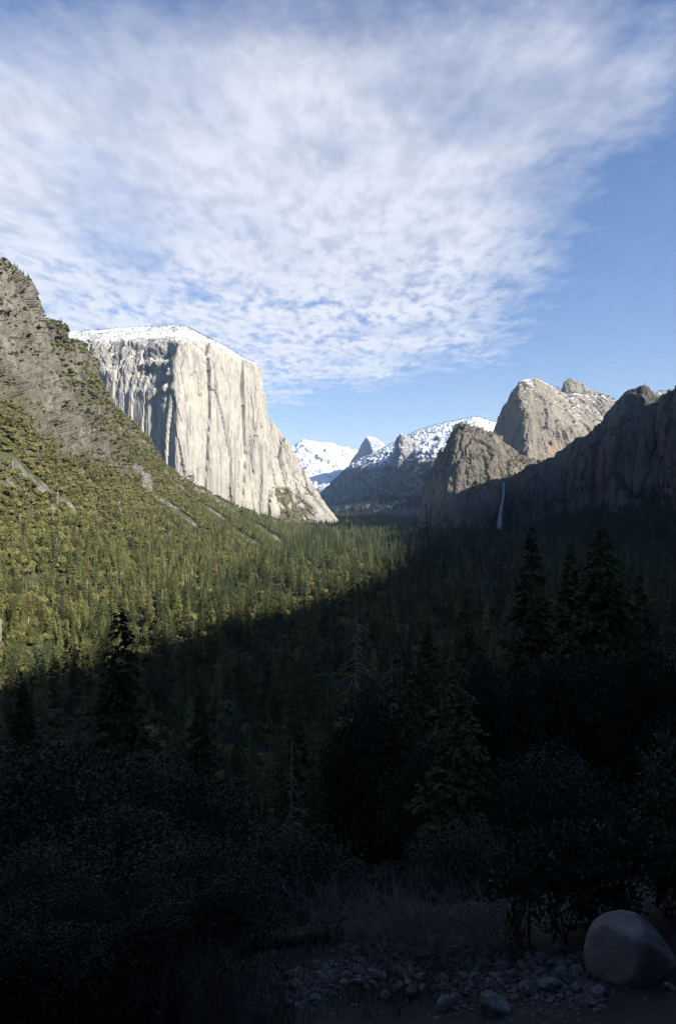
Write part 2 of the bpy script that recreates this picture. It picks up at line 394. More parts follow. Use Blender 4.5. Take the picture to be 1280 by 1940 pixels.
# --- the great pale cliff
def capcol(base, low, mid, top, crest, back):
    pts = [P(*q) for q in (base, low, mid, top, crest, back)]
    foot = pts[0]+np.array([0, -140, 0]); foot[2] = -175
    end = pts[-1]+np.array([0, 900, 0]); end[2] = -100
    return [foot]+pts+[end]
cap = [
 capcol((40, 900, 3900), (50, 780, 3920), (60, 700, 3950), (70, 650, 4000), (70, 634, 4300), (70, 640, 5000)),
 capcol((180, 850, 3440), (180, 760, 3455), (185, 700, 3490), (188, 650, 3590), (190, 632, 3950), (190, 640, 4800)),
 capcol((235, 880, 3310), (235, 800, 3325), (235, 720, 3350), (238, 650, 3460), (240, 629, 3900), (240, 636, 4800)),
 capcol((290, 910, 3200), (290, 820, 3212), (290, 740, 3235), (292, 652, 3350), (295, 627, 3850), (295, 634, 4800)),
 capcol((322, 935, 3125), (320, 850, 3138), (318, 760, 3160), (322, 651, 3255), (325, 626, 3780), (325, 634, 4800)),
 capcol((338, 940, 3080), (335, 850, 3100), (333, 760, 3120), (338, 652, 3210), (345, 625, 3700), (350, 634, 4700)),
 capcol((385, 962, 3215), (384, 880, 3220), (382, 780, 3230), (382, 652, 3290), (386, 638, 3520), (390, 650, 4600)),
 capcol((440, 974, 3350), (440, 900, 3345), (438, 800, 3360), (440, 678, 3420), (442, 666, 3560), (440, 680, 4500)),
 capcol((480, 980, 3440), (476, 910, 3440), (470, 800, 3455), (470, 687, 3500), (471, 681, 3600), (465, 700, 4500)),
 capcol((518, 983, 3500), (506, 930, 3495), (492, 800, 3505), (487, 693, 3545), (487, 688, 3600), (480, 710, 4400)),
 capcol((528, 984, 3640), (512, 925, 3680), (498, 800, 3700), (491, 702, 3720), (491, 700, 3760), (480, 720, 4400)),
 capcol((555, 985, 3740), (535, 922, 3830), (515, 860, 3860), (505, 782, 3890), (505, 781, 3930), (490, 800, 4500)),
 capcol((590, 987, 3800), (566, 935, 3890), (542, 880, 3930), (529, 812, 3960), (529, 811, 4000), (510, 830, 4500)),
 capcol((612, 988, 3850), (590, 945, 3930), (570, 905, 3970), (555, 862, 4000), (555, 861, 4040), (530, 880, 4500)),
 capcol((630, 989, 3930), (618, 972, 3980), (600, 945, 4010), (588, 924, 4040), (588, 923, 4080), (560, 930, 4500)),
 capcol((636, 991, 4100), (634, 989, 4110), (631, 987, 4120), (629, 984, 4130), (628, 984, 4160), (600, 984, 4500)),
]
G, row = loft_grid(cap, 420, 300, (.4, 1, 1, 1, .8, .15, .05))
N = grid_normals(G); N = np.where(N[..., 1:2] > 0.5, -N, N)
face = (smooth01(row, .7, 1.3)*(1-smooth01(row, 3.85, 4.5)))[None, :]
px_, _ = pix(G)
west = 1-smooth01(px_, 318, 338)
f1, f2, rid = worley(s3(G, 95, 95, 1500, 3.3)+.22*fbm(s3(G, 150, 150, 700), 3)[..., None])
f1b, f2b, rid2 = worley(s3(G, 30, 30, 520, 8.1)+.3*fbm(s3(G, 60, 60, 260), 2)[..., None])
disp = 34*fbm(s3(G, 300, 300, 1300, 1.7), 2)+(rid-.5)*32+(rid2-.5)*9+8*ridged(s3(G, 62, 62, 1500, 5), 2)+2.5*fbm(s3(G, 14, 14, 110), 3)-8*(1-smooth01(f2-f1, 0, .07))
ledge = west*smooth01(row, 2.4, 3.3)[None]*(16*np.tanh(4*pn(s3(G, 300, 300, 80, 2.2)))+34*fbm(s3(G, 90, 90, 110, 9), 4))
G = G+N*(face*(disp+ledge))[..., None]
topm = smooth01(row, 3.85, 4.6)[None]
G[..., 2] += topm*(16*fbm(s3(G, 160, 160, 1e6), 4)-6)
cpx, cpy = pix(G)
cveg = smooth01(cpx, 500, 512)*smooth01(cpy-(918+np.maximum(cpx-545, 0)*.75), 0, 10)*(1-smooth01(cpx+.2*(cpy-950), 592, 604))
cveg = cveg*smooth01(fbm(s3(G, 60, 60, 60, 7), 3), -.35, -.1)*smooth01(G[..., 1], 3520, 3600)
o = rock_object('granite_cliff', G, M['cap'], 'huge pale granite cliff with snow along its flat top', True, {'veg': cveg, 'scree': cveg*0}, False)
CAP = G

# --- near hill on the left
def W(*a): return np.array(a, float)
def hillcol(foot, mid, tt, cl, up, cr):
    # the rock blocks and brush stand proud of this surface, so it lies a little behind the outline seen
    pts = [p if isinstance(p, np.ndarray) else P(p[0]-(sh if 90 < p[0] < 480 else 0), p[1], p[2]) for p, sh in zip((foot, mid, tt, cl, up, cr), (0, 0, 6, 14, 20, 27))]
    f0 = pts[0]+np.array([35, -35, 0]); f0[2] = -175
    b1 = pts[-1]+np.array([-130, 190, -25]); b2 = pts[-1]+np.array([-420, 520, -220])
    return [f0]+pts+[b1, b2]
hill = [
 hillcol(W(-345, -800, -152), W(-520, -760, -20), W(-700, -720, 120), W(-830, -700, 280), W(-930, -690, 400), W(-1050, -680, 500)),
 hillcol(W(-300, 120, -152), W(-450, 200, -20), W(-620, 330, 120), W(-720, 430, 280), W(-800, 510, 400), W(-900, 600, 500)),
 hillcol((0, 1302, 478), (0, 1000, 700), (0, 772, 905), (0, 690, 980), (0, 610, 1040), (0, 508, 1170)),
 hillcol((60, 1262, 540), (56, 1010, 780), (50, 812, 975), (48, 735, 1060), (45, 640, 1120), (40, 538, 1250)),
 hillcol((120, 1240, 580), (112, 1030, 820), (105, 860, 1040), (102, 775, 1160), (100, 690, 1250), (98, 588, 1390)),
 hillcol((200, 1205, 660), (175, 1040, 900), (152, 893, 1150), (150, 815, 1300), (150, 740, 1420), (148, 633, 1560)),
 hillcol((290, 1165, 785), (245, 1035, 1040), (205, 905, 1320), (202, 845, 1450), (200, 780, 1560), (198, 690, 1710)),
 hillcol((370, 1130, 935), (310, 1030, 1200), (255, 920, 1500), (250, 880, 1620), (246, 835, 1720), (240, 770, 1860)),
 hillcol((440, 1097, 1145), (370, 1020, 1400), (303, 932, 1700), (300, 900, 1790), (296, 868, 1870), (292, 820, 2000)),
 hillcol((490, 1070, 1405), (420, 1010, 1640), (352, 945, 1900), (350, 928, 1970), (346, 908, 2050), (341, 880, 2160)),
 hillcol((530, 1050, 1685), (470, 1010, 1900), (412, 965, 2150), (409, 955, 2200), (405, 942, 2260), (400, 921, 2350)),
 hillcol((558, 1030, 2100), (515, 1010, 2240), (470, 985, 2400), (468, 979, 2440), (466, 970, 2490), (462, 955, 2560)),
 hillcol((575, 1014, 2625), (550, 1007, 2660), (527, 1000, 2700), (525, 997, 2720), (523, 993, 2740), (520, 985, 2780)),
 hillcol((600, 1004, 3100), (590, 1003, 3110), (580, 1003, 3120), (575, 1002, 3130), (570, 1002, 3140), (562, 1001, 3160)),
]
G, row = loft_grid(hill, 780, 290, (.2, .8, .8, 1.5, 1.5, 1.4, .5, .12), (.12, .5, 2.4, 2.2, 2.2, 2.2, 1.8, 1.3, 1, 1, 1, .7, .5))
N = grid_normals(G); N = np.where(N[..., 2:3] < 0, -N, N)
cliff = (smooth01(row, 2.9, 3.3)*(1-smooth01(row, 5.7, 6.2)))[None]*(1-smooth01(G[..., 1], 1500, 2150))
cliff = cliff*(.55+.45*smooth01(fbm(s3(G, 170, 170, 120, 4), 3), -.25, .2))
cw = .3*fbm(s3(G, 45, 45, 60, 2), 2)[..., None]; NH = N*np.array([1, 1, .65]); NH /= np.linalg.norm(NH, axis=2, keepdims=True)
fa, fb, rid = worley(s3(G, 42, 42, 170, 1.3)+cw); fc, fd, rid2 = worley(s3(G, 16, 16, 70, 6.2)+cw); _, _, rid3 = worley(s3(G, 7.5, 7.5, 30, 2.2)+cw)
ter = np.tanh(3*pn(s3(G, 190, 190, 60, 5.5)))
disp = cliff*((rid-.5)*62+(rid2-.5)*32+(rid3-.5)*9+14*ter+18*fbm(s3(G, 90, 90, 200), 3)-24*(1-smooth01(fb-fa, 0, .11))-12*(1-smooth01(fd-fc, 0, .16)))
gen = 22*fbm(s3(G, 210, 210, 300, 8), 4)*smooth01(row, 1.0, 2.0)[None]*(1-smooth01(G[..., 1], 2300, 2800))
gully = -10*smooth01(ridged(s3(G, 120, 120, 700, 3), 2), .3, .9)*smooth01(row, 1.5, 3)[None]*(1-smooth01(G[..., 1], 2000, 2600))
G = G+NH*disp[..., None]+N*(gen+gully)[..., None]
# scree chutes: polylines on the slope, found from where the photograph shows them
ppx, ppy = pix(G); okv = (row > .9)[None] & (row < 6.0)[None] & (G[..., 1] > 100)
def on_hill(px, py):
    q = np.where(okv, (ppx-px)**2+(ppy-py)**2, 1e12); k = np.unravel_index(np.argmin(q), q.shape); return G[k]
chutes = [([(-20, 850), (30, 880), (75, 920), (130, 962)], 22), ([(-20, 895), (15, 912), (35, 928)], 8), ([(52, 938), (72, 950), (118, 975)], 6),
          ([(255, 890), (290, 935), (330, 965), (380, 1008)], 38), ([(345, 895), (390, 925), (440, 965), (490, 1000), (530, 1032)], 44),
          ([(350, 930), (400, 970), (440, 1000), (482, 1035)], 36), ([(140, 860), (152, 885), (158, 905)], 6), ([(283, 1070), (300, 1080)], 4)]
scree = np.zeros(G.shape[:2])
wob = 1+.5*fbm(s3(G, 25, 25, 25), 3)
for pl, wd in chutes:
    pts = [on_hill(*q) for q in pl]
    for a, b in zip(pts[:-1], pts[1:]):
        ab = b-a; t = np.clip(((G-a)@ab)/(ab@ab), 0, 1); d = np.linalg.norm(G-a-t[..., None]*ab, axis=2)
        scree = np.maximum(scree, 1-smooth01(d/(wd*wob), .75, 1.15))
vegz = (1-smooth01(row, 3.0, 3.5))[None]+smooth01(G[..., 1], 1350, 1750)*(1-smooth01(row, 5.0, 6.0))[None]*.8
vegz = np.clip(vegz, 0, 1)*(1-scree)
o = rock_object('hill', G, M['hill'], 'steep sunlit hillside with rock bands, scree chutes and oak brush', False, {'scree': scree, 'veg': vegz}, False)
HILL, HROW, HSCREE, HCLIFF = G, row, scree, cliff

# --- right hand wall with the waterfall notch
def wallcol(base, low, top, back, apron=260):
    pts = [P(*q) for q in (base, low, top, back)]
    f = pts[0]+np.array([-.5*apron, -.8*apron, 0]); f[2] = -170
    e = pts[-1]+np.array([250, 500, 0]); e[2] = 0
    return [f]+pts+[e]
lower = [
 wallcol((800, 992, 3500), (806, 970, 3520), (822, 930, 3540), (850, 960, 3700), 60),
 wallcol((799, 990, 3000), (803, 955, 3010), (815, 893, 3060), (840, 905, 3500), 60),
 wallcol((815, 1000, 2800), (822, 930, 2830), (836, 858, 2920), (855, 870, 3400), 90),
 wallcol((845, 1006, 2680), (850, 905, 2720), (858, 826, 2860), (880, 840, 3300), 120),
 wallcol((868, 1010, 2640), (870, 905, 2690), (870, 811, 2850), (890, 822, 3250), 130),
 wallcol((900, 1012, 2640), (900, 905, 2690), (902, 815, 2920), (915, 828, 3300), 140),
 wallcol((930, 1012, 2680), (930, 905, 2730), (933, 826, 2990), (945, 840, 3350), 140),
 wallcol((948, 1012, 2790), (952, 908, 2830), (960, 846, 3050), (970, 856, 3400), 140),
 wallcol((985, 1005, 2860), (985, 905, 2890), (985, 870, 3100), (995, 878, 3450), 150),
 wallcol((1040, 1000, 2900), (1040, 900, 2930), (1030, 880, 3150), (1040, 885, 3500), 150),
 wallcol((1100, 1000, 2950), (1100, 900, 2980), (1090, 870, 3200), (1100, 880, 3500), 150),
]
def build_wall(cols, nu, nv, amp, wv, seed, name, mat, label):
    G, row = loft_grid(cols, nu, nv, wv); N = grid_normals(G); N = np.where(N[..., 1:2] > .4, -N, N)
    m = (smooth01(row, .6, 1.1)*(1-smooth01(row, 3.3, 3.9)))[None]
    cw = .4*fbm(s3(G, 60, 60, 120, seed), 2)[..., None]
    f1_, f2_, r1 = worley(s3(G, 75, 75, 300, seed)+cw); _, _, r2 = worley(s3(G, 26, 26, 85, seed+3)+cw)
    d = 34*fbm(s3(G, 260, 260, 420, seed), 4)+(r1-.5)*30+(r2-.5)*14+12*ridged(s3(G, 55, 55, 330, seed), 3)+10*fbm(s3(G, 24, 24, 40, seed), 4)-14*(1-smooth01(f2_-f1_, 0, .1))
    G = G+N*(m*d*amp)[..., None]
    rock_object(name, G, mat, label, True, None, False)
    return G
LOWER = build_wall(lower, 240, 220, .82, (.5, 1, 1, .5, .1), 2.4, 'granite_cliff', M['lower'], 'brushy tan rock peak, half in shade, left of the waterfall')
wall = [
 wallcol((950, 1015, 2900), (954, 960, 2920), (962, 908, 2950), (975, 915, 3150), 150),
 wallcol((972, 1012, 2720), (972, 960, 2740), (975, 898, 2800), (985, 910, 3100), 180),
 wallcol((1000, 1005, 2600), (1000, 950, 2620), (1000, 882, 2680), (1015, 900, 3050), 200),
 wallcol((1060, 975, 2440), (1060, 925, 2460), (1060, 861, 2520), (1080, 880, 2950), 300),
 wallcol((1100, 962, 2300), (1098, 905, 2320), (1094, 838, 2380), (1115, 850, 2850), 320),
 wallcol((1140, 950, 2150), (1140, 890, 2170), (1140, 812, 2230), (1165, 825, 2700), 340),
 wallcol((1168, 942, 2050), (1168, 860, 2070), (1165, 776, 2120), (1190, 790, 2600), 340),
 wallcol((1192, 935, 1980), (1192, 845, 2000), (1190, 750, 2040), (1215, 765, 2500), 340),
 wallcol((1218, 925, 1920), (1218, 840, 1940), (1216, 745, 1980), (1240, 765, 2450), 340),
 wallcol((1242, 915, 1880), (1242, 840, 1915), (1240, 762, 1960), (1265, 780, 2400), 340),
 wallcol((1262, 905, 1830), (1258, 830, 1850), (1254, 750, 1890), (1280, 770, 2350), 340),
 wallcol((1300, 890, 1750), (1295, 820, 1770), (1285, 738, 1820), (1320, 760, 2300), 340),
 wallcol((1450, 850, 1600), (1445, 780, 1620), (1440, 690, 1670), (1480, 720, 2100), 360),
 wallcol((1700, 800, 1400), (1695, 720, 1430), (1690, 620, 1480), (1750, 660, 1900), 360),
]
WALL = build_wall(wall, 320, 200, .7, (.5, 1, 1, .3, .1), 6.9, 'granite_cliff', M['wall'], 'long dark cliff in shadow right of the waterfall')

def midcol(base, low, mid, top, back):
    pts = [P(*q) for q in (base, low, mid, top, back)]
    f = pts[0].copy(); f[2] = -170
    e = pts[-1]+np.array([200, 600, 0]); e[2] = 0
    return [f]+pts+[e]
middle = [
 midcol((905, 900, 4200), (915, 860, 4200), (925, 840, 4200), (932, 826, 4230), (950, 840, 4600)),
 midcol((922, 900, 3900), (930, 850, 3900), (936, 820, 3910), (945, 800, 3950), (965, 815, 4500)),
 midcol((948, 900, 3660), (954, 840, 3670), (960, 790, 3690), (967, 752, 3740), (985, 765, 4400)),
 midcol((980, 905, 3400), (982, 850, 3415), (982, 785, 3450), (983, 729, 3560), (1000, 745, 4300)),
 midcol((1000, 905, 3320), (1000, 850, 3345), (1000, 775, 3420), (1001, 723, 3620), (1014, 735, 4300)),
 midcol((1020, 905, 3440), (1020, 850, 3470), (1018, 770, 3560), (1018, 722, 3750), (1030, 735, 4300)),
 midcol((1055, 900, 3500), (1052, 840, 3540), (1046, 775, 3660), (1045, 734, 3860), (1060, 748, 4400)),
 midcol((1095, 890, 3600), (1085, 835, 3670), (1075, 780, 3840), (1066, 747, 4100), (1080, 755, 4500)),
 midcol((1130, 880, 3750), (1120, 830, 3850), (1108, 785, 4000), (1100, 748, 4250), (1110, 756, 4600)),
 midcol((1165, 860, 3900), (1155, 820, 4000), (1145, 785, 4150), (1140, 752, 4350), (1150, 760, 4700)),
 midcol((1200, 850, 4000), (1190, 815, 4100), (1180, 790, 4250), (1172, 764, 4400), (1180, 770, 4800)),
 midcol((1260, 840, 4100), (1255, 800, 4200), (1250, 770, 4350), (1245, 744, 4500), (1250, 752, 4900)),
 midcol((1330, 830, 4200), (1325, 790, 4300), (1320, 760, 4450), (1315, 735, 4600), (1320, 745, 5000)),
]
def build_mid(cols, nu, nv, amp, wv, seed, name, mat, label, top=4):
    G, row = loft_grid(cols, nu, nv, wv); N = grid_normals(G); N = np.where(N[..., 1:2] > .4, -N, N)
    m = (smooth01(row, .3, 1)*(1-smooth01(row, top-.2, top+.5)))[None]
    cw = .4*fbm(s3(G, 60, 60, 120, seed), 2)[..., None]
    f1_, f2_, r1 = worley(s3(G, 95, 95, 300, seed)/max(1, amp)+cw); _, _, r2 = worley(s3(G, 34, 34, 100, seed+3)/max(1, amp)+cw)
    q = max(1, amp)
    d = 38*fbm(s3(G, 280*q, 280*q, 420*q, seed), 4)+(r1-.5)*34+(r2-.5)*16+14*ridged(s3(G, 60*q, 60*q, 300*q, seed), 3)+(12 if amp <= 1 else 7)*fbm(s3(G, 26*q, 26*q, 40*q, seed), 4)-(14 if amp <= 1 else 5)*(1-smooth01(f2_-f1_, 0, .1))
    G = G+N*(m*d*amp)[..., None]
    rock_object(name, G, mat, label, True, None, amp > 1)
    return G
MIDDLE = build_mid(middle, 300, 230, .58, (.3, 1, 1, 1, .5, .1), 4.4, 'granite_dome', M['middle'], 'tall sunlit tan rock dome with patchy snow on top')
knob = [
 midcol((1062, 775, 4500), (1063, 760, 4500), (1064, 752, 4510), (1066, 745, 4530), (1075, 760, 4700)),
 midcol((1068, 775, 4420), (1068, 760, 4430), (1068, 740, 4440), (1069, 724, 4460), (1080, 740, 4700)),
 midcol((1078, 775, 4380), (1078, 758, 4400), (1078, 738, 4420), (1079, 720, 4460), (1088, 735, 4700)),
 midcol((1092, 775, 4380), (1092, 758, 4400), (1092, 738, 4430), (1093, 722, 4490), (1100, 735, 4700)),
 midcol((1112, 775, 4390), (1112, 760, 4420), (1111, 745, 4470), (1110, 733, 4530), (1118, 745, 4720)),
 midcol((1140, 780, 4400), (1140, 768, 4440), (1139, 757, 4490), (1138, 746, 4560), (1145, 755, 4740)),
 midcol((1165, 785, 4420), (1165, 778, 4460), (1164, 768, 4520), (1163, 758, 4590), (1170, 765, 4760)),
 midcol((1180, 790, 4440), (1180, 785, 4480), (1179, 778, 4540), (1178, 772, 4600), (1185, 775, 4760)),
]
KNOB = build_mid(knob, 110, 100, .55, (.1, 1, 1, 1, .5, .1), 7.7, 'granite_dome', M['middle'], 'small snowy rock knob behind the tan rock dome')

# --- far end of the valley
sent = [
 midcol((960, 990, 4700), (960, 930, 5300), (962, 880, 5800), (964, 806, 8300), (964, 812, 10500)),
 midcol((930, 988, 4750), (930, 930, 5300), (932, 880, 5800), (934, 802, 8500), (934, 808, 10500)),
 midcol((900, 987, 4800), (900, 930, 5300), (902, 880, 5800), (902, 792, 8500), (902, 800, 10500)),
 midcol((860, 985, 4900), (862, 930, 5400), (864, 882, 5850), (868, 799, 8500), (868, 806, 10500)),
 midcol((820, 983, 5100), (822, 935, 5650), (824, 888, 6050), (828, 808, 8600), (828, 814, 10600)),
 midcol((790, 981, 5400), (790, 938, 5950), (792, 890, 6300), (798, 817, 8700), (798, 822, 10700)),
 midcol((750, 979, 5800), (750, 940, 6400), (750, 892, 6800), (755, 836, 8800), (755, 842, 10800)),
 midcol((710, 978, 6100), (710, 944, 6800), (709, 893, 7300), (706, 860, 9000), (706, 866, 10800)),
 midcol((670, 977, 6400), (669, 948, 7200), (668, 905, 7800), (668, 878, 9300), (668, 884, 11000)),
 midcol((630, 976, 6800), (632, 955, 7700), (634, 928, 8300), (638, 906, 9600), (638, 912, 11000)),
 midcol((604, 976, 7200), (604, 966, 8000), (604, 952, 8700), (603, 938, 10000), (603, 944, 11000)),
 midcol((585, 976, 7600), (585, 970, 8400), (585, 964, 9200), (582, 955, 10400), (580, 962, 11000)),
]
SENT = build_mid(sent, 300, 160, 1.25, (.2, 1, 1, 1, .2, .05), 3.6, 'mountain', M['far'], 'blue shaded forested mountain with snowy upper slopes beyond the valley')
tower = [
 midcol((736, 905, 7200), (740, 880, 7200), (746, 855, 7210), (752, 838, 7220), (765, 850, 7500)),
 midcol((748, 905, 6950), (750, 878, 6960), (753, 848, 6980), (757, 828, 7010), (770, 842, 7400)),
 midcol((760, 905, 6800), (761, 878, 6820), (762, 848, 6850), (764, 825, 6920), (775, 838, 7400)),
 midcol((776, 905, 6850), (776, 878, 6880), (775, 850, 6930), (774, 832, 7000), (785, 842, 7400)),
 midcol((792, 905, 6850), (790, 880, 6890), (788, 856, 6950), (786, 836, 7050), (795, 845, 7400)),
 midcol((806, 905, 6900), (805, 886, 6960), (803, 868, 7050), (800, 850, 7180), (805, 856, 7450)),
]
TOWER = build_mid(tower, 90, 80, .9, (.1, 1, 1, 1, .4, .1), 8.6, 'granite_tower', M['dome'], 'narrow sunlit granite tower on the snowy ridge in the middle')
half = [
 midcol((655, 905, 13250), (658, 893, 13250), (662, 882, 13260), (666, 871, 13280), (690, 885, 13800)),
 midcol((670, 905, 13000), (672, 885, 13000), (675, 868, 13005), (679, 855, 13020), (700, 870, 13700)),
 midcol((686, 905, 12720), (687, 880, 12720), (687, 855, 12725), (689, 834, 12735), (708, 850, 13600)),
 midcol((700, 905, 12500), (698, 878, 12505), (695, 850, 12510), (693, 829, 12530), (712, 846, 13600)),
 midcol((716, 905, 12230), (711, 872, 12260), (704, 846, 12400), (698, 827, 12620), (716, 842, 13600)),
 midcol((728, 905, 12150), (724, 878, 12260), (716, 850, 12550), (709, 829, 12900), (722, 844, 13600)),
 midcol((742, 905, 12300), (738, 882, 12480), (730, 858, 12780), (721, 837, 13100), (732, 850, 13700)),
 midcol((756, 905, 12600), (750, 888, 12800), (742, 868, 13050), (732, 848, 13300), (742, 862, 13800)),
 midcol((768, 905, 12900), (762, 895, 13100), (752, 880, 13300), (742, 864, 13500), (752, 878, 13900)),
]
HALF = build_mid(half, 120, 100, .35, (.1, 1, 1, 1, .5, .1), 9.3, 'granite_dome', M['dome'], 'distant half dome with sheer shaded face and snowy back')
clouds_r = [
 midcol((480, 975, 10500), (480, 930, 13000), (480, 900, 15000), (480, 872, 17200), (480, 880, 19000)),
 midcol((530, 975, 10500), (530, 930, 13000), (532, 890, 15000), (540, 856, 17000), (540, 862, 19000)),
 midcol((560, 975, 10500), (558, 930, 13000), (558, 885, 15000), (560, 846, 17000), (560, 852, 19000)),
 midcol((580, 975, 10300), (580, 930, 12800), (581, 880, 14800), (582, 837, 17000), (582, 845, 19000)),
 midcol((600, 975, 10200), (600, 930, 12700), (601, 882, 14700), (602, 840, 17000), (602, 847, 19000)),
 midcol((625, 975, 10000), (625, 930, 12500), (625, 885, 14700), (626, 842, 17000), (626, 850, 19000)),
 midcol((650, 975, 10000), (650, 930, 12500), (650, 890, 14500), (650, 851, 16800), (650, 858, 19000)),
 midcol((680, 975, 10000), (680, 930, 12500), (680, 895, 14500), (676, 857, 16600), (676, 864, 19000)),
 midcol((740, 975, 10000), (740, 930, 12500), (740, 900, 14500), (740, 872, 16500), (740, 880, 19000)),
]
CLOUDR = build_mid(clouds_r, 200, 150, 3.0, (.1, .7, 1, 1.2, .2, .05), 5.1, 'mountain', M['snowmt'], 'white snow covered mountain far behind the pale cliff')

# --- waterfall in the notch
def fall():
    top = P(953, 914, 2700); n = 40; v = []
    for i in range(n):
        t = i/(n-1); py = 914+(1004-914)*t; cx = 953-8*t**1.3+1.2*math.sin(t*7); wd = 1.3+4.0*t**1.5
        for k in range(7):
            a = math.pi*(k/6); pp = P(cx-wd*math.cos(a), py, 2690-60*t**2)
            pp[1] -= 7*math.sin(a); pp[0] += R.uniform(-1, 1); v.append(pp)
    return mesh_np('waterfall', np.array(v), grid_faces(n, 7), [M['water']])
wf = obj('waterfall', fall()); tag(wf, 'thin white waterfall dropping from the notch in the shaded cliff', 'waterfall')

# ------------------------------------------------------------------ tree meshes
class MB:
    def __init__(s): s.v = []; s.f = []; s.m = []; s.n = 0
    def add(s, v, f, mi=0):
        v = np.asarray(v, float); f = np.asarray(f, int)
        s.v.append(v); s.f.append(f+s.n); s.m.append(np.full(len(f), mi)); s.n += len(v)
    def tube(s, pts, rad, k=5, mi=0):
        pts = np.asarray(pts, float); n = len(pts); rad = np.broadcast_to(rad, (n,))
        tg = np.gradient(pts, axis=0); tg /= np.maximum(np.linalg.norm(tg, axis=1)[:, None], 1e-9)
        ref = np.where(np.abs(tg[:, 2:3]) > .9, [[1., 0, 0]], [[0, 0, 1.]])
        a = np.cross(tg, ref); a /= np.maximum(np.linalg.norm(a, axis=1)[:, None], 1e-9); b = np.cross(tg, a)
        an = np.arange(k)*2*math.pi/k
        V = pts[:, None]+rad[:, None, None]*(np.cos(an)[None, :, None]*a[:, None]+np.sin(an)[None, :, None]*b[:, None])
        i = np.arange(n*k).reshape(n, k); j = np.roll(i, -1, 1)
        q = np.stack([i[:-1], j[:-1], j[1:], i[1:]], -1).reshape(-1, 4)
        s.add(V.reshape(-1, 3), np.concatenate([q[:, [0, 1, 2]], q[:, [0, 2, 3]]]), mi)
    def build(s, name, mats, smooth=False):
        return mesh_np(name, np.concatenate(s.v), np.concatenate(s.f), mats, smooth, np.concatenate(s.m))

def conifer_crown(mb, H, Rr, z0, nb, rng, mi, droop=.25, open_=0.0, sub=2, shape=.85):
    """needle sprays on whorled branches; each branch is a few ragged triangles"""
    t = np.sort(rng.random(nb)**.85); az = rng.random(nb)*6.283
    for ti, ai in zip(t, az):
        if rng.random() < open_: continue
        z = z0+(H-z0)*ti; L = Rr*((1-ti)**shape)*rng.uniform(.65, 1.12)+.03*Rr
        L *= .75+.25*min(1, ti/.12)
        d = np.array([math.cos(ai), math.sin(ai), 0]); s_ = np.array([-d[1], d[0], 0])
        for k in range(sub):
            o1 = rng.uniform(0, .35)+.5*k/sub; sz = L*rng.uniform(.45, .7)
            root = np.array([0, 0, z])+d*L*o1*.9+s_*rng.normal(0, .12)*L
            dz = -droop*L*(o1+.1)+rng.normal(0, .05)*L
            tip = root+d*sz*rng.uniform(.7, 1.1)+s_*rng.normal(0, .3)*sz+np.array([0, 0, dz-.12*sz])
            wv = s_*sz*rng.uniform(.28, .45); up = np.array([0, 0, sz*rng.uniform(.10, .3)])
            mid = root*.45+tip*.55+np.array([0, 0, dz*.3])
            mb.add([root+up*.3, mid+wv-up*.5, tip, mid-wv-up*.5, mid+up], [[0, 1, 4], [1, 2, 4], [2, 3, 4], [3, 0, 4]], mi)
    mb.add([[0, 0, H+.05*H*.5], [.05*Rr, 0, H*.93], [-.04*Rr, .05*Rr, H*.93], [0, -.05*Rr, H*.93]], [[0, 1, 2], [0, 2, 3], [0, 3, 1]], mi)

def conifer_fine(mb, H, Rr, z0, nb, ns, rng, mi, droop=.3, open_=0.0, shape=.8, upsweep=0.0):
    """whorled branches, each feathered with many small needle sprays"""
    V = []
    t = np.sort(rng.random(nb)**.9)
    for ti in t:
        if rng.random() < open_: continue
        a = rng.random()*6.283; L = Rr*((1-ti)**shape)*rng.uniform(.55, 1.12)*(.7+.3*min(1, ti/.15))+.025*Rr
        d = np.array([math.cos(a), math.sin(a), 0]); s_ = np.array([-d[1], d[0], 0]); z = z0+(H-z0)*ti
        q = rng.uniform(.15, 1.0, ns)**.8; sd_ = rng.choice([-1, 1], ns)
        base = np.array([0, 0, z])+d*L*q[:, None]; base[:, 2] += (-droop*L*q**1.5+upsweep*L*q**2)+rng.normal(0, .03*L, ns)
        l_ = L*rng.uniform(.16, .32, ns)*(1.15-.5*q)+.006*H
        ax = d*rng.uniform(.35, .9, (ns, 1))+s_*(sd_*rng.uniform(.4, 1.0, ns))[:, None]; ax[:, 2] += rng.normal(-.25, .25, ns); ax /= np.linalg.norm(ax, axis=1)[:, None]
        wv = np.cross(ax, rng.normal(size=(ns, 3))+np.array([0, 0, 1.2])); wv /= np.linalg.norm(wv, axis=1)[:, None]
        V.append(np.stack([base, base+ax*l_[:, None]*.5+wv*(l_*.30)[:, None], base+ax*l_[:, None], base+ax*l_[:, None]*.5-wv*(l_*.30)[:, None]], 1))
    V = np.concatenate(V); i = np.arange(len(V))*4
    mb.add(V.reshape(-1, 3), np.concatenate([np.stack([i, i+1, i+2], 1), np.stack([i, i+2, i+3], 1)]), mi)

def trunk_pts(H, r0, rng, n=7, lean=.01):
    z = np.linspace(-.03, 1, n)*H; pts = np.stack([np.cumsum(rng.normal(0, lean, n))*H*.3, np.cumsum(rng.normal(0, lean, n))*H*.3, z], -1)
    pts[:, :2] -= pts[0, :2]
    return pts, r0*(1-np.linspace(0, .93, n))

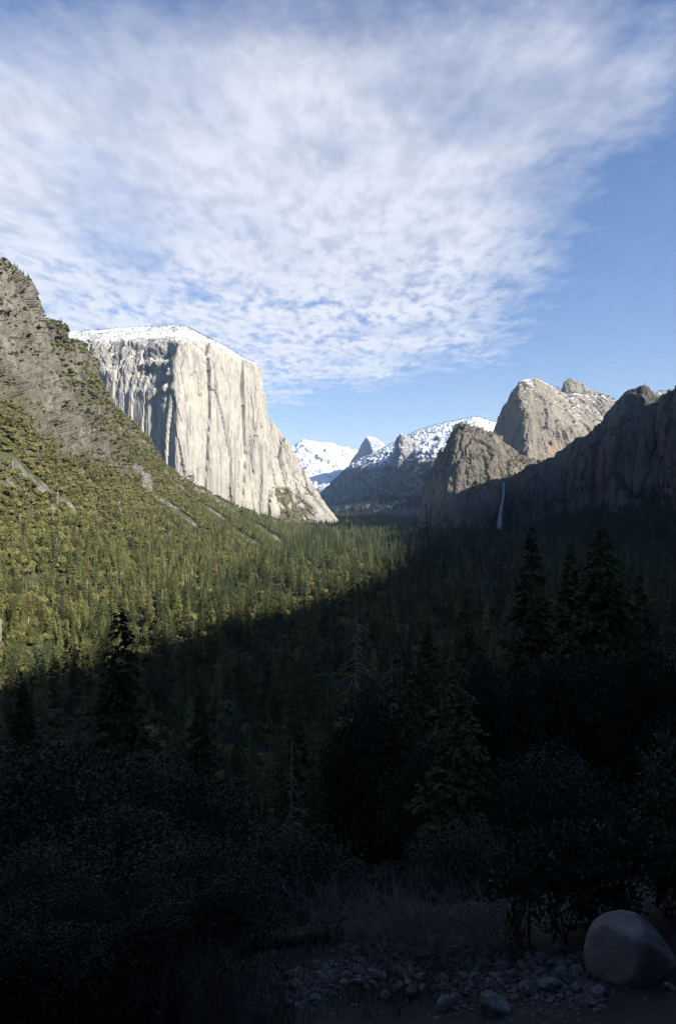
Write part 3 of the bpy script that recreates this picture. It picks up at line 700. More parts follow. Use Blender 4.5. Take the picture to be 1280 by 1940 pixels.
def broad_crown(mb, rx, rz, zc, lobes, per, leaf, rng, mi, core=True):
    C = []
    for k in range(lobes):
        d = rng.normal(size=3); d[2] = abs(d[2])*.9-.25; d /= np.linalg.norm(d)
        r = rng.uniform(.35, .75)
        C.append((np.array([d[0]*rx*r, d[1]*rx*r, zc+d[2]*rz*r]), rng.uniform(.30, .48)*rx))
    V = []
    for c, rad in C:
        d = rng.normal(size=(per, 3)); d /= np.linalg.norm(d, axis=1)[:, None]; d[:, 2] = np.where(d[:, 2] < -.45, -d[:, 2], d[:, 2])
        p = c+d*rad*rng.uniform(.78, 1.12, (per, 1))*np.array([1, 1, .8])
        nrm = d+rng.normal(0, .55, (per, 3)); nrm /= np.linalg.norm(nrm, axis=1)[:, None]
        a = np.cross(nrm, rng.normal(size=(per, 3))); a /= np.linalg.norm(a, axis=1)[:, None]; b = np.cross(nrm, a)
        sz = leaf*rng.uniform(.6, 1.3, (per, 1))
        V.append(np.stack([p-a*sz, p+b*sz*.7, p+a*sz, p-b*sz*.7], 1))
        if core:
            bm_v, bm_f = ico(rad*.72); mb.add(bm_v*np.array([1, 1, .8])+c, bm_f, mi)
    V = np.concatenate(V); n = len(V); i = np.arange(n)*4
    mb.add(V.reshape(-1, 3), np.concatenate([np.stack([i, i+1, i+2], 1), np.stack([i, i+2, i+3], 1)]), mi)

def ico(r):
    t = (1+5**.5)/2
    v = np.array([[-1, t, 0], [1, t, 0], [-1, -t, 0], [1, -t, 0], [0, -1, t], [0, 1, t], [0, -1, -t], [0, 1, -t], [t, 0, -1], [t, 0, 1], [-t, 0, -1], [-t, 0, 1]])
    v = v/np.linalg.norm(v[0])*r
    f = np.array([[0, 11, 5], [0, 5, 1], [0, 1, 7], [0, 7, 10], [0, 10, 11], [1, 5, 9], [5, 11, 4], [11, 10, 2], [10, 7, 6], [7, 1, 8], [3, 9, 4], [3, 4, 2], [3, 2, 6], [3, 6, 8], [3, 8, 9], [4, 9, 5], [2, 4, 11], [6, 2, 10], [8, 6, 7], [9, 8, 1]])
    return v, f

def snag_wood(mb, H, r0, rng, nb=26, blen=.16, mi=0, top=.98, bot=.25):
    pts, rad = trunk_pts(H, r0, rng, 9, .012); mb.tube(pts, np.maximum(rad, .03), 6, mi)
    for k in range(nb):
        t = rng.uniform(bot, top); base = np.array([np.interp(t*H, pts[:, 2], pts[:, j]) for j in range(3)])
        a = rng.random()*6.283; L = H*blen*(1.1-t*.75)*rng.uniform(.4, 1.2); d = np.array([math.cos(a), math.sin(a), 0])
        q = [base, base+d*L*.45+np.array([0, 0, -.05*L]), base+d*L*.8+np.array([0, 0, -.22*L]), base+d*L+np.array([0, 0, -.16*L+rng.uniform(0, .25)*L])]
        mb.tube(q, [.028*H*.12+.02, .02*H*.1, .008*H*.1, .003*H*.1], 3, mi)
        if rng.random() < .6:
            s_ = np.array([-d[1], d[0], 0])*rng.choice([-1, 1]); mb.tube([q[1], q[1]+d*L*.3+s_*L*.25-np.array([0, 0, .12*L])], [.0016*H, .0004*H], 3, mi)

# prototypes: separate trunk and crown meshes for single trees (height 1), and light ones for the far forest
rng = np.random.default_rng(21)
CON = []
for k, (Rr, z0, op, mat) in enumerate([(.18, .10, .05, 'conifer'), (.15, .16, .12, 'conifer'), (.20, .06, .0, 'conifer2'), (.17, .28, .15, 'conifer'), (.15, .08, .05, 'conifer2'), (.21, .2, .1, 'conifer')]):
    a = MB(); p, r = trunk_pts(1, .013, rng); a.tube(p, r, 6); tr = a.build('trunk', [M['bark']], True)
    b = MB(); conifer_fine(b, 1, Rr, z0, 190, 13, rng, 0, .35, op); cr = b.build('crown', [M[mat]])
    c = MB(); c.tube(p, r, 4, 1); conifer_crown(c, 1, Rr, z0, 120, rng, 0, .3, op, 2); fr = c.build('far_conifer', [M[mat], M['bark']])
    CON.append((tr, cr, fr))
OAK = []
for k, (rx, rz, zc, mat) in enumerate([(.55, .42, .55, 'oak'), (.5, .48, .55, 'oak'), (.6, .38, .5, 'oak')]):
    a = MB(); p, r = trunk_pts(.5, .045, rng, 5, .04); a.tube(p, r, 6)
    for q in range(4):
        an = rng.random()*6.28; a.tube([p[2], p[2]+np.array([math.cos(an)*.2, math.sin(an)*.2, .2]), p[2]+np.array([math.cos(an)*.36, math.sin(an)*.36, .34])], [.022, .014, .005], 4)
    tr = a.build('trunk', [M['bark']], True)
    b = MB(); broad_crown(b, rx, rz, zc, 15, 90, .05, rng, 0); cr = b.build('crown', [M[mat]])
    c = MB(); broad_crown(c, rx, rz, zc, 11, 42, .075, rng, 0); fr = c.build('far_oak', [M[mat]])
    OAK.append((tr, cr, fr))
bb = MB(); broad_crown(bb, .6, .3, .3, 9, 30, .09, rng, 0); BRUSH = bb.build('far_brush', [M['brush']])
SNAG = []
for k in range(3):
    a = MB(); snag_wood(a, 1, .012, rng, 24, .14); SNAG.append(a.build('far_snag', [M['deadwood']]))

# ------------------------------------------------------------------ forest points
def in_view(x, y, z, m=120, top=60):
    px = 640+x/np.maximum(y, 1)*F; py = HZ-(z+top)/np.maximum(y, 1)*F
    return (y > 1) & (px > -m) & (px < 1280+m) & (py < 2000)
def jgrid(x0, x1, y0, y1, sp):
    gx, gy = np.meshgrid(np.arange(x0, x1, sp), np.arange(y0, y1, sp)); n = gx.size
    return gx.ravel()+RN.uniform(-.5, .5, n)*sp, gy.ravel()+RN.uniform(-.5, .5, n)*sp
# depth below the lofted hills: keep floor trees off them
from mathutils.bvhtree import BVHTree
hx = HILL[::3, ::3]; hv = [tuple(p) for p in hx.reshape(-1, 3)]; hf = grid_faces(hx.shape[0], hx.shape[1]).tolist()
HB = BVHTree.FromPolygons(hv, hf)
def hill_z(x, y):
    h = HB.ray_cast((x, y, 3000), (0, 0, -1)); return h[0].z if h[0] is not None else -1e9

pts = []      # x, y, z, height, kind (0..5 conifer, 6..8 oak, 9 brush, 10..12 snag), zone
def add_pts(x, y, z, h, kind, zone): pts.append(np.stack([x, y, z, h, kind, np.full(len(x), zone)], -1))
for (y0, y1, sp) in ((-420, 700, 13.5), (700, 1800, 14.0), (1800, 3200, 16.5), (3200, 5000, 21), (5000, 7600, 28)):
    x, y = jgrid(-900, 1900 if y0 < 3000 else 1500, y0, y1, sp)
    z = ground(x, y); r = np.hypot(x, y)
    keep = in_view(x, y, z) | ((r < 330) & (z < 220))
    keep &= (r > 7) & ~((r < 34) & (np.abs(x/np.maximum(y, .1)) < .9) & (y > 0))
    x, y, z = x[keep], y[keep], z[keep]
    hz = np.array([hill_z(a, b) for a, b in zip(x, y)]) if y0 < 3200 else np.full(len(x), -1e9)
    k = hz < z+1.0; x, y, z = x[k], y[k], z[k]
    gap = fbm(np.stack([x/70, y/70, x*0+3], -1), 3); k = gap < .26; x, y, z = x[k], y[k], z[k]
    n = len(x)
    h = (16+34*RN.random(n)**1.3)*(1+.3*np.clip(fbm(np.stack([x/150, y/150, x*0+9], -1), 2), -1, 1)); h *= np.where(RN.random(n) < .25, .6, 1)
    slope = z > FLOOR+14
    h = np.where(slope, h*.62, h)
    near = (np.hypot(x, y) < 260) & (y > 0)
    # keep the view open: crowns on the near slope stay under the skyline of the photograph's dark trees
    lim = np.where(x/np.maximum(y, 1) > .25, -.055, -.185)*y-z
    h = np.where(near & (h > lim), np.maximum(lim*RN.uniform(.6, .95, n), 3.0), h)
    kind = RN.choice([0, 0, 1, 1, 2, 3, 4, 5, 5, 7, 9], n).astype(float)
    grove = fbm(np.stack([x/95, y/95, x*0+21], -1), 3)
    kind = np.where((grove > .16) & (RN.random(n) < .6), RN.choice([6, 7, 8, 9], n), kind)
    h = np.where(kind >= 6, np.clip(h*.42, 5, 15), h)
    add_pts(x, y, z, h, kind, 0)

x, y = jgrid(-420, 700, 90, 1000, 8.0); z = ground(x, y); k = in_view(x, y, z); x, y, z = x[k], y[k], z[k]
k = np.array([hill_z(a, b) for a, b in zip(x, y)]) < z+1; x, y, z = x[k], y[k], z[k]
add_pts(x, y, z-.3, RN.uniform(2.5, 7, len(x)), RN.choice([6, 7, 8, 8], len(x)).astype(float), 0)
t_ = RN.random(2600)*(len(CREST)-1.001); k_ = t_.astype(int); f_ = (t_-k_)[:, None]; cp = CREST[k_, :2]*(1-f_)+CREST[k_+1, :2]*f_+RN.normal(0, 26, (2600, 2))
add_pts(cp[:, 0], cp[:, 1], ground(cp[:, 0], cp[:, 1])-.5, 8+32*RN.random(2600)**2, RN.choice([0, 1, 2, 3, 5], 2600).astype(float), 0)
def sample_grid(G, weight, n):
    A = np.linalg.norm(np.cross(G[1:, :-1]-G[:-1, :-1], G[:-1, 1:]-G[:-1, :-1]), axis=2)*weight[:-1, :-1]
    pr = (A/A.sum()).ravel(); idx = RN.choice(len(pr), n, p=pr); i, j = np.unravel_index(idx, A.shape)
    a, b = RN.random((n, 1)), RN.random((n, 1))
    p = G[i, j]*(1-a)*(1-b)+G[i+1, j]*a*(1-b)+G[i, j+1]*(1-a)*b+G[i+1, j+1]*a*b
    return p, i, j
# hillside: oaks on the slope, pines low down, brush on ledges
hpx, hpy = pix(HILL)
view = ((hpx > -160) & (hpx < 1400) & (HILL[..., 1] > 80)).astype(float)
low = (1-smooth01(HROW, 2.9, 3.35))[None]+0*HSCREE
up = smooth01(HILL[..., 1], 1300, 1700)*(1-smooth01(HROW, 5.9, 6.2))[None]
patchn = fbm(s3(HILL, 75, 75, 75, 3), 4)
wt = view*np.clip(low+up*smooth01(patchn, -.35, .08), 0, 1)*(1-HSCREE)*smooth01(HROW, .8, 1.1)[None]*(.25+.75*smooth01(patchn, -.5, -.15))
p, i, j = sample_grid(HILL, wt, 23500)
z = p[:, 2]; lowf = 1-smooth01(z, -120, 40)
iscon = RN.random(len(p)) < (.10+.55*lowf)*(1-smooth01(p[:, 1], 1900, 2500)*.2)
h = np.where(iscon, RN.uniform(12, 32, len(p))*(.62+.45*lowf), 4.5+8*RN.random(len(p))**1.6+3*lowf)
sn = (RN.random(len(p)) < .008+.02*lowf)
kind = np.where(iscon, RN.choice([0, 1, 2, 4, 4, 2], len(p)), RN.choice([6, 6, 7, 7, 8, 8, 9], len(p))).astype(float)
kind = np.where(sn, RN.choice([10, 11, 12], len(p)), kind); h = np.where(sn, RN.uniform(12, 24, len(p)), h)
add_pts(p[:, 0], p[:, 1], p[:, 2]-.3, h, kind, 1)
# brush on the cliffs and upper hill
nzg = grid_normals(HILL)[..., 2]; nzg = np.abs(nzg)
top_b = smooth01(HROW, 4.3, 5.0)[None]*(1-smooth01(HROW, 6.3, 6.8))[None]
wt = view*(1-smooth01(HILL[..., 1], 2300, 2700))*smooth01(nzg, .12, .45)*(smooth01(HROW, 2.9, 3.2)*(1-smooth01(HROW, 6.3, 6.8)))[None]*(.10+smooth01(patchn, -.04, .12)*1.3+2.0*top_b*smooth01(patchn, -.35, .1))
p, i, j = sample_grid(HILL, wt, 15500)
kind = RN.choice([6, 7, 8, 9, 9], len(p)).astype(float)
add_pts(p[:, 0], p[:, 1], p[:, 2]-.4, 1.8+5*RN.random(len(p))**1.7, kind, 2)
wt = view*(np.exp(-((HROW-5.95)/.12)**2))[None]*np.ones_like(view)*(HILL[..., 1] < 1300)
p, i, j = sample_grid(HILL, wt, 160); add_pts(p[:, 0], p[:, 1], p[:, 2]-.4, RN.uniform(8, 17, len(p)), RN.choice([0, 1, 3], len(p)).astype(float), 2)
# snowy rims and ledges of the other mountains
def rim(G, n, hmin, hmax, cond, kinds=(0, 1, 3, 5)):
    nn = np.abs(grid_normals(G)[..., 2]); gx, gy = pix(G)
    wt = smooth01(nn, .35, .7)*cond(gx, gy, G)*(gx > -60)*(gx < 1340)
    p, i, j = sample_grid(G, wt+1e-12, n)
    add_pts(p[:, 0], p[:, 1], p[:, 2]-.5, RN.uniform(hmin, hmax, n), RN.choice(kinds, n).astype(float), 3)
rim(CAP, 2000, 7, 17, lambda x, y, G: (G[..., 2] > 800)*(G[..., 1] < 4300)*(.15+(G[..., 1] > 3600)))
rim(CAP, 1300, 7, 13, lambda x, y, G: (x > 500)*(x < 600)*(y > 918), (6, 7, 8, 0))
rim(LOWER, 2600, 5, 11, lambda x, y, G: (y < 915)*1.0*(pn(s3(G, 110, 110, 110)) > -.15), (6, 7, 8, 9))
rim(LOWER, 1500, 16, 30, lambda x, y, G: (y > 985)*1.0)
rim(MIDDLE, 1500, 8, 17, lambda x, y, G: (G[..., 2] > 420)*(.2+(x > 1050)), (0, 1, 3, 6))
rim(MIDDLE, 700, 7, 13, lambda x, y, G: (y > 850)*1.0, (6, 7, 8, 0))
rim(KNOB, 160, 8, 15, lambda x, y, G: (y < 770)*1.0)
rim(WALL, 6000, 16, 34, lambda x, y, G: (G[..., 2] < 40+.12*(x-1000))*1.0*(y > 905))
rim(WALL, 350, 7, 16, lambda x, y, G: (G[..., 2] > 150)*1.0)
rim(SENT, 5000, 14, 26, lambda x, y, G: (G[..., 1] < 10200)*1.0)
ALL = np.concatenate(pts)
print('trees', len(ALL))

# ------------------------------------------------------------------ pick the trees that show largest as single objects
kindi = ALL[:, 4].astype(int)
apx = 640+ALL[:, 0]/np.maximum(ALL[:, 1], 1)*F; apy0 = HZ-ALL[:, 2]/np.maximum(ALL[:, 1], 1)*F; apt = HZ-(ALL[:, 2]+ALL[:, 3])/np.maximum(ALL[:, 1], 1)*F
size = np.where((ALL[:, 1] > 30) & (apx > 5) & (apx < 1275) & (apt < 1900), ALL[:, 3]/np.maximum(ALL[:, 1], 1)*F, 0)
taken = np.zeros(len(ALL), bool)
def copies(mask, n):
    s = np.where(mask, size, 0); k = np.argsort(-s)[:n]; k = k[s[k] > 0]; taken[k] = True; return k
def lit_at(x, y, z): # rough: is the point beyond the ridge's shadow edge
    ex = np.interp(y, [300, 520, 620, 693, 856, 1530, 2400], [-230, -246, -133, -56, 31, 178, 330]); return x < ex
def single_tree(name, tr, cr, x, y, z, h, label, cat, group, wd=1.0):
    e = empty(name, (x, y, z), R.random()*6.28, (h*wd, h*wd, h))
    obj('trunk', tr, e); obj('crown', cr, e)
    return tag(e, label, cat, group)
def place_words(px):
    for lim, wd in ((110, 'at the left edge'), (330, 'near the ragged dark conifer at left'), (560, 'below the pale cliff'), (740, 'around the grey leafless snag'), (900, 'below the peak left of the waterfall'), (1060, 'below the waterfall'), (1190, 'below the long shaded cliff')):
        if px < lim: return wd
    return 'at the right edge'
LIT = lit_at(ALL[:, 0], ALL[:, 1], ALL[:, 2]) & (ALL[:, 1] > 380)
for k in list(copies((kindi <= 5) & ~LIT & (ALL[:, 5] == 0), 165))+list(copies((kindi <= 5) & LIT & (ALL[:, 5] <= 1), 125)):
    x, y, z, h = ALL[k, :4]; t, c, _ = CON[kindi[k]]; wd = place_words(apx[k])
    if ALL[k, 5] == 1: lb, gp = 'sunlit pine among oaks on the left hillside, '+wd, 'pines low on the left hillside'
    elif LIT[k]: lb, gp = 'sunlit conifer on the valley floor, '+wd, 'sunlit conifers on the valley floor'
    elif z > FLOOR+14: lb, gp = 'dark conifer in shadow on the near slope, '+wd, 'shaded conifers on the near slope'
    else: lb, gp = 'dark conifer in shadow on the valley floor, '+wd, 'shaded conifers on the valley floor'
    single_tree('conifer_tree', t, c, x, y, z, h, lb, 'conifer', gp)
def oak_words(px, py):
    a = 'low' if py > 1080 else ('midway up' if py > 960 else 'high')
    b = 'by the left edge' if px < 130 else ('left of the scree chutes' if px < 260 else ('between the scree chutes' if px < 420 else 'below the pale cliff'))
    return a+' on the sunlit hillside '+b
for k in copies((kindi >= 6) & (kindi <= 8) & (ALL[:, 5] == 1), 180):
    x, y, z, h = ALL[k, :4]; t, c, _ = OAK[kindi[k]-6]
    single_tree('oak_tree', t, c, x, y, z, h, 'rounded olive oak '+oak_words(apx[k], apy0[k]), 'oak tree', 'oaks on the left hillside')
for k in copies((kindi >= 10) & (ALL[:, 5] == 1), 60):
    x, y, z, h = ALL[k, :4]; e = empty('dead_tree', (x, y, z), R.random()*6.28, h); obj('trunk', SNAG[kindi[k]-10], e)
    tag(e, 'pale leafless dead tree '+oak_words(apx[k], apy0[k]), 'dead tree', 'dead trees on the left hillside')

# ------------------------------------------------------------------ the rest of the forest as one instanced mass per kind
def forest(name, label, idx, protos):
    """points carry height, turn and which tree; geometry nodes put a tree on each"""
    q = ALL[idx]; me = bpy.data.meshes.new(name); me.vertices.add(len(q)); me.vertices.foreach_set('co', q[:, :3].astype(np.float32).ravel())
    for nm, arr in (('tree_height', q[:, 3]), ('turn', RN.random(len(q))*6.283), ('tree_width', RN.uniform(.7, 1.55, len(q)))):
        at = me.attributes.new(nm, 'FLOAT', 'POINT'); at.data.foreach_set('value', arr.astype(np.float32))
    at = me.attributes.new('which', 'INT', 'POINT'); at.data.foreach_set('value', (q[:, 4].astype(np.int32)-int(protos[0])))
    o = obj(name, me); tag(o, label, kind='stuff')
    col = bpy.data.collections.new(name+'_kinds')
    for k, mm in enumerate(protos[1]):
        po = bpy.data.objects.new('kind_%02d' % k, mm); col.objects.link(po)
    ng = bpy.data.node_groups.new(name+'_nodes', 'GeometryNodeTree')
    ng.interface.new_socket('Geometry', in_out='INPUT', socket_type='NodeSocketGeometry'); ng.interface.new_socket('Geometry', in_out='OUTPUT', socket_type='NodeSocketGeometry')
    n = ng.nodes; l = ng.links; gi_ = n.new('NodeGroupInput'); go = n.new('NodeGroupOutput')
    ip = n.new('GeometryNodeInstanceOnPoints'); ci = n.new('GeometryNodeCollectionInfo'); ci.inputs['Collection'].default_value = col
    ci.inputs['Separate Children'].default_value = True; ci.inputs['Reset Children'].default_value = True; ci.transform_space = 'ORIGINAL'
    def na_(nm, ty):
        a = n.new('GeometryNodeInputNamedAttribute'); a.data_type = ty; a.inputs['Name'].default_value = nm; return a.outputs['Attribute']
    sc_ = n.new('ShaderNodeCombineXYZ'); mu = n.new('ShaderNodeMath'); mu.operation = 'MULTIPLY'
    hh = na_('tree_height', 'FLOAT'); l.new(hh, mu.inputs[0]); l.new(na_('tree_width', 'FLOAT'), mu.inputs[1])
    l.new(mu.outputs[0], sc_.inputs[0]); l.new(mu.outputs[0], sc_.inputs[1]); l.new(hh, sc_.inputs[2])
    ro = n.new('ShaderNodeCombineXYZ'); l.new(na_('turn', 'FLOAT'), ro.inputs[2])
    l.new(gi_.outputs[0], ip.inputs['Points']); l.new(ci.outputs[0], ip.inputs['Instance']); ip.inputs['Pick Instance'].default_value = True
    l.new(na_('which', 'INT'), ip.inputs['Instance Index']); l.new(sc_.outputs[0], ip.inputs['Scale']); l.new(ro.outputs[0], ip.inputs['Rotation'])
    l.new(ip.outputs[0], go.inputs[0])
    md = o.modifiers.new('trees', 'NODES'); md.node_group = ng
    return o
PROT = [c[2] for c in CON]+[c[2] for c in OAK]+[BRUSH]+SNAG
rest = ~taken
forest('forest', 'dense conifer forest covering the valley floor', np.nonzero(rest & (ALL[:, 5] == 0))[0], (0, PROT))
forest('hillside_woods', 'oaks and pines covering the sunlit left hillside', np.nonzero(rest & (ALL[:, 5] == 1))[0], (0, PROT))
forest('brush', 'scattered brush on the ledges of the left hill', np.nonzero(rest & (ALL[:, 5] == 2))[0], (0, PROT))
forest('mountain_woods', 'small trees on the ledges and rims of the cliffs', np.nonzero(rest & (ALL[:, 5] == 3))[0], (0, PROT))

# ------------------------------------------------------------------ distinct nearer trees
def near_conifer(px, top_y, d, label, seed, wide=.14, z0=.12, op=.15, mat='conifer', nb=520, shape=.85, name='conifer_tree', dead_top=0.0):
    rg = np.random.default_rng(seed); x = (px-640)/F*d; zt = (HZ-top_y)/F*d; zg = float(ground(np.array([x]), np.array([d]))[0]); H = zt-zg
    print('near tree', px, top_y, 'H=%.1f' % H)
    e = empty(name, (x, d, zg)); tag(e, label, 'conifer')
    a = MB(); p, r = trunk_pts(H, H*(.007 if dead_top else .012), rg, 9, .012); a.tube(p, np.maximum(r, .04), 7)
    tr = obj('trunk', a.build('trunk', [M['bark']], True), e)
    b = MB(); conifer_fine(b, H*(1-dead_top), H*wide, H*z0, int(nb*.75), 26, rg, 0, .35, op, shape); obj('crown', b.build('crown', [M[mat]]), e)
    c = MB(); pts_ = p
    for k in range(26 if dead_top else 14):
        t = rg.uniform(1-dead_top, .97) if dead_top else rg.uniform(.1, .8); bs = np.array([np.interp(t*H, p[:, 2], p[:, jj]) for jj in range(3)])
        an = rg.random()*6.28; L = H*(.10 if dead_top else .12)*(1.15-t)*rg.uniform(.3, 1.5)*(1.7 if dead_top else 1); dd = np.array([math.cos(an), math.sin(an), 0])
        c.tube([bs, bs+dd*L*.5+np.array([0, 0, rg.normal(-.1, .15)*L]), bs+dd*L+np.array([0, 0, rg.normal(-.1, .35)*L])], [.0016*H, .001*H, .0003*H], 4)
    obj('branches', c.build('branches', [M['bark']]), e)
    return e
near_conifer(226, 1148, 84, 'dark near conifer with ragged open top, standing out against the sunlit hillside', 3, .16, .15, .35, nb=480, shape=.6)
near_conifer(812, 955, 66, 'conifer with a bare dead top sticking up before the shaded cliff', 4, .17, .1, .2, dead_top=.30, nb=420)
near_conifer(1005, 1000, 80, 'pointed dark conifer just below the long shaded cliff', 5, .16, .1, .1)
near_conifer(1080, 1030, 92, 'dark conifer between the pointed one and the broad one', 6, .15, .1, .1)
near_conifer(1140, 1000, 76, 'broad dark conifer below the shaded cliff at right', 8, .2, .08, .05, nb=640, shape=.6)
near_conifer(1210, 1090, 70, 'dark conifer with sparse crown near the right edge', 9, .15, .2, .4)
near_conifer(560, 1250, 110, 'dark conifer left of the grey dead snag', 10, .16, .1, .15)
near_conifer(380, 1290, 100, 'dark conifer right of the ragged near conifer', 11, .18, .1, .15)
near_conifer(45, 1290, 95, 'dark conifer at the lower left edge before the sunlit trees', 12, .2, .1, .15, nb=640)
near_conifer(880, 1120, 88, 'dark conifer right of the dead topped conifer', 13, .17, .1, .1)
def near_snag(px, top_y, d, label, seed, nb=60, hfix=None):
    rg = np.random.default_rng(seed); x = (px-640)/F*d; zt = (HZ-top_y)/F*d; zg = float(ground(np.array([x]), np.array([d]))[0]); H = zt-zg
    e = empty('dead_tree', (x, d, zg)); tag(e, label, 'dead tree'); print('snag', px, 'H=%.1f' % H)
    a = MB(); p, r = trunk_pts(H, H*.011, rg, 9, .01); a.tube(p, np.maximum(r, .05), 6); obj('trunk', a.build('trunk', [M['deadwood']], True), e)
    b = MB()
    for k in range(nb):
        t = rg.uniform(.3, .97); bs = np.array([np.interp(t*H, p[:, 2], p[:, jj]) for jj in range(3)]); an = rg.random()*6.28
        L = H*.17*(1.15-t)*rg.uniform(.5, 1.3); dd = np.array([math.cos(an), math.sin(an), 0]); s_ = np.array([-dd[1], dd[0], 0])
        m1 = bs+dd*L*.5+np.array([0, 0, -.18*L]); b.tube([bs, m1, bs+dd*L+np.array([0, 0, -.62*L])], [.0022*H, .0016*H, .0006*H], 3)
        b.tube([m1, m1+dd*L*.3+s_*L*.22*rg.choice([-1, 1])-np.array([0, 0, .2*L])], [.0012*H, .0004*H], 3)
    obj('branches', b.build('branches', [M['deadwood']]), e)
near_snag(671, 1152, 66, 'grey leafless snag with drooping branches at the edge of the shadow', 31)
near_snag(740, 1235, 74, 'thin grey dead tree in shadow right of the taller snag', 32, 24)
near_snag(552, 1400, 40, 'bare dead tree with upcurved branches low in the dark slope', 33, 30)

# ------------------------------------------------------------------ shrubs on the near slope
rg = np.random.default_rng(77)
SHRUB = []
for k in range(3):
    a = MB()
    for q in range(9):
        an = rg.random()*6.28; L = rg.uniform(.3, .55); a.tube([[0, 0, -.08], [math.cos(an)*L*.4, math.sin(an)*L*.4, .25], [math.cos(an)*L, math.sin(an)*L, .55]], [.02, .014, .004], 4)
    st = a.build('stems', [M['bark']], True)
    b = MB(); broad_crown(b, .62, .45, .5, 34, 620, .011, rg, 0, False); fo = b.build('foliage', [M['manz']])
    SHRUB.append((st, fo))
def slope_shrub(px, top_y, d, w_, label, group=None):
    x = (px-640)/F*d; zt = (HZ-top_y)/F*d; zg = float(ground(np.array([x]), np.array([d]))[0]); H = max(zt-zg, .8)
    w_ = min(w_, 1.3*H); e = empty('shrub', (x, d, zg-.05), R.random()*6.28, (w_, w_, H/.95)); st, fo = SHRUB[R.randrange(3)]; obj('stems', st, e); obj('foliage', fo, e)
    tag(e, label, 'shrub', group); return e
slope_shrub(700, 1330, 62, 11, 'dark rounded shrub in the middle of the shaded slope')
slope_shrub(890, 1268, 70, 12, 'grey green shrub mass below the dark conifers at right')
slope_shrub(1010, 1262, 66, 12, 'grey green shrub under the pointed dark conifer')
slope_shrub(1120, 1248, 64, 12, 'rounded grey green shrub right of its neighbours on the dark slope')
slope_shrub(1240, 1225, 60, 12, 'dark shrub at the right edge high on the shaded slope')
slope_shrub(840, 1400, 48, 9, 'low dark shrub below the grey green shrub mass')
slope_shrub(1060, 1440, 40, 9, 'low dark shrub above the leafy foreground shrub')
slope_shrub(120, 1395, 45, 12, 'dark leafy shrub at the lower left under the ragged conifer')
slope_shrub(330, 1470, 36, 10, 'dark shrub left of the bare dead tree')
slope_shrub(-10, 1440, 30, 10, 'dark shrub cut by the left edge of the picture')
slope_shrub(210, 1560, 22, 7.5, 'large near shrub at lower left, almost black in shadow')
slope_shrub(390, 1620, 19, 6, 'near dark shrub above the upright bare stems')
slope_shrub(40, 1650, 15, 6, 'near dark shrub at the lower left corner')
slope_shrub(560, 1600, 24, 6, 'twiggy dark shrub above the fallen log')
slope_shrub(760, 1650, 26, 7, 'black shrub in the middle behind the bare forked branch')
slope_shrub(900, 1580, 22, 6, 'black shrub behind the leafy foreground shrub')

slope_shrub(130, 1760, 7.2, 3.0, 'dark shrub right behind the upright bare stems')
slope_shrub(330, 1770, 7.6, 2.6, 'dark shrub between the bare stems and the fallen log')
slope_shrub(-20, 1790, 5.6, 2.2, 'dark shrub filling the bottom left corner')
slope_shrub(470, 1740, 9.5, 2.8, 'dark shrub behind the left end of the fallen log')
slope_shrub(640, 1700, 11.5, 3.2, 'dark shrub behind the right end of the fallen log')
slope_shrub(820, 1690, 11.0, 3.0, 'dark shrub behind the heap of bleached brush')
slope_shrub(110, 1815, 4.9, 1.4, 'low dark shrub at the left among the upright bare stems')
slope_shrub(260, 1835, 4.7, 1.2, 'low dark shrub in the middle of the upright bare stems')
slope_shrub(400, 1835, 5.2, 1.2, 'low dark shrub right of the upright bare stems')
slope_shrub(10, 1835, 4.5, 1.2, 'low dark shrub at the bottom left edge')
for k, (x_, y_, h_) in enumerate([(-4.5, -3.5, 24), (3.5, -5.5, 27), (-1.0, -8.5, 30), (7.5, -2.0, 25), (-8.5, -.5, 26), (10.5, 2.5, 24), (-9, 4.5, 17), (5.5, -11, 30), (-6, -9, 28), (12, -6, 28)]):  # unseen conifers, added to block skylight and darken the foreground
    t_, c_, _ = CON[k % 6]; single_tree('conifer_tree', t_, c_, x_, y_, float(ground(np.array([x_]), np.array([y_]))[0]), h_, 'tall conifer added out of view round the viewpoint to shade the foreground', 'conifer', 'added shade conifers round the viewpoint', 1.5)

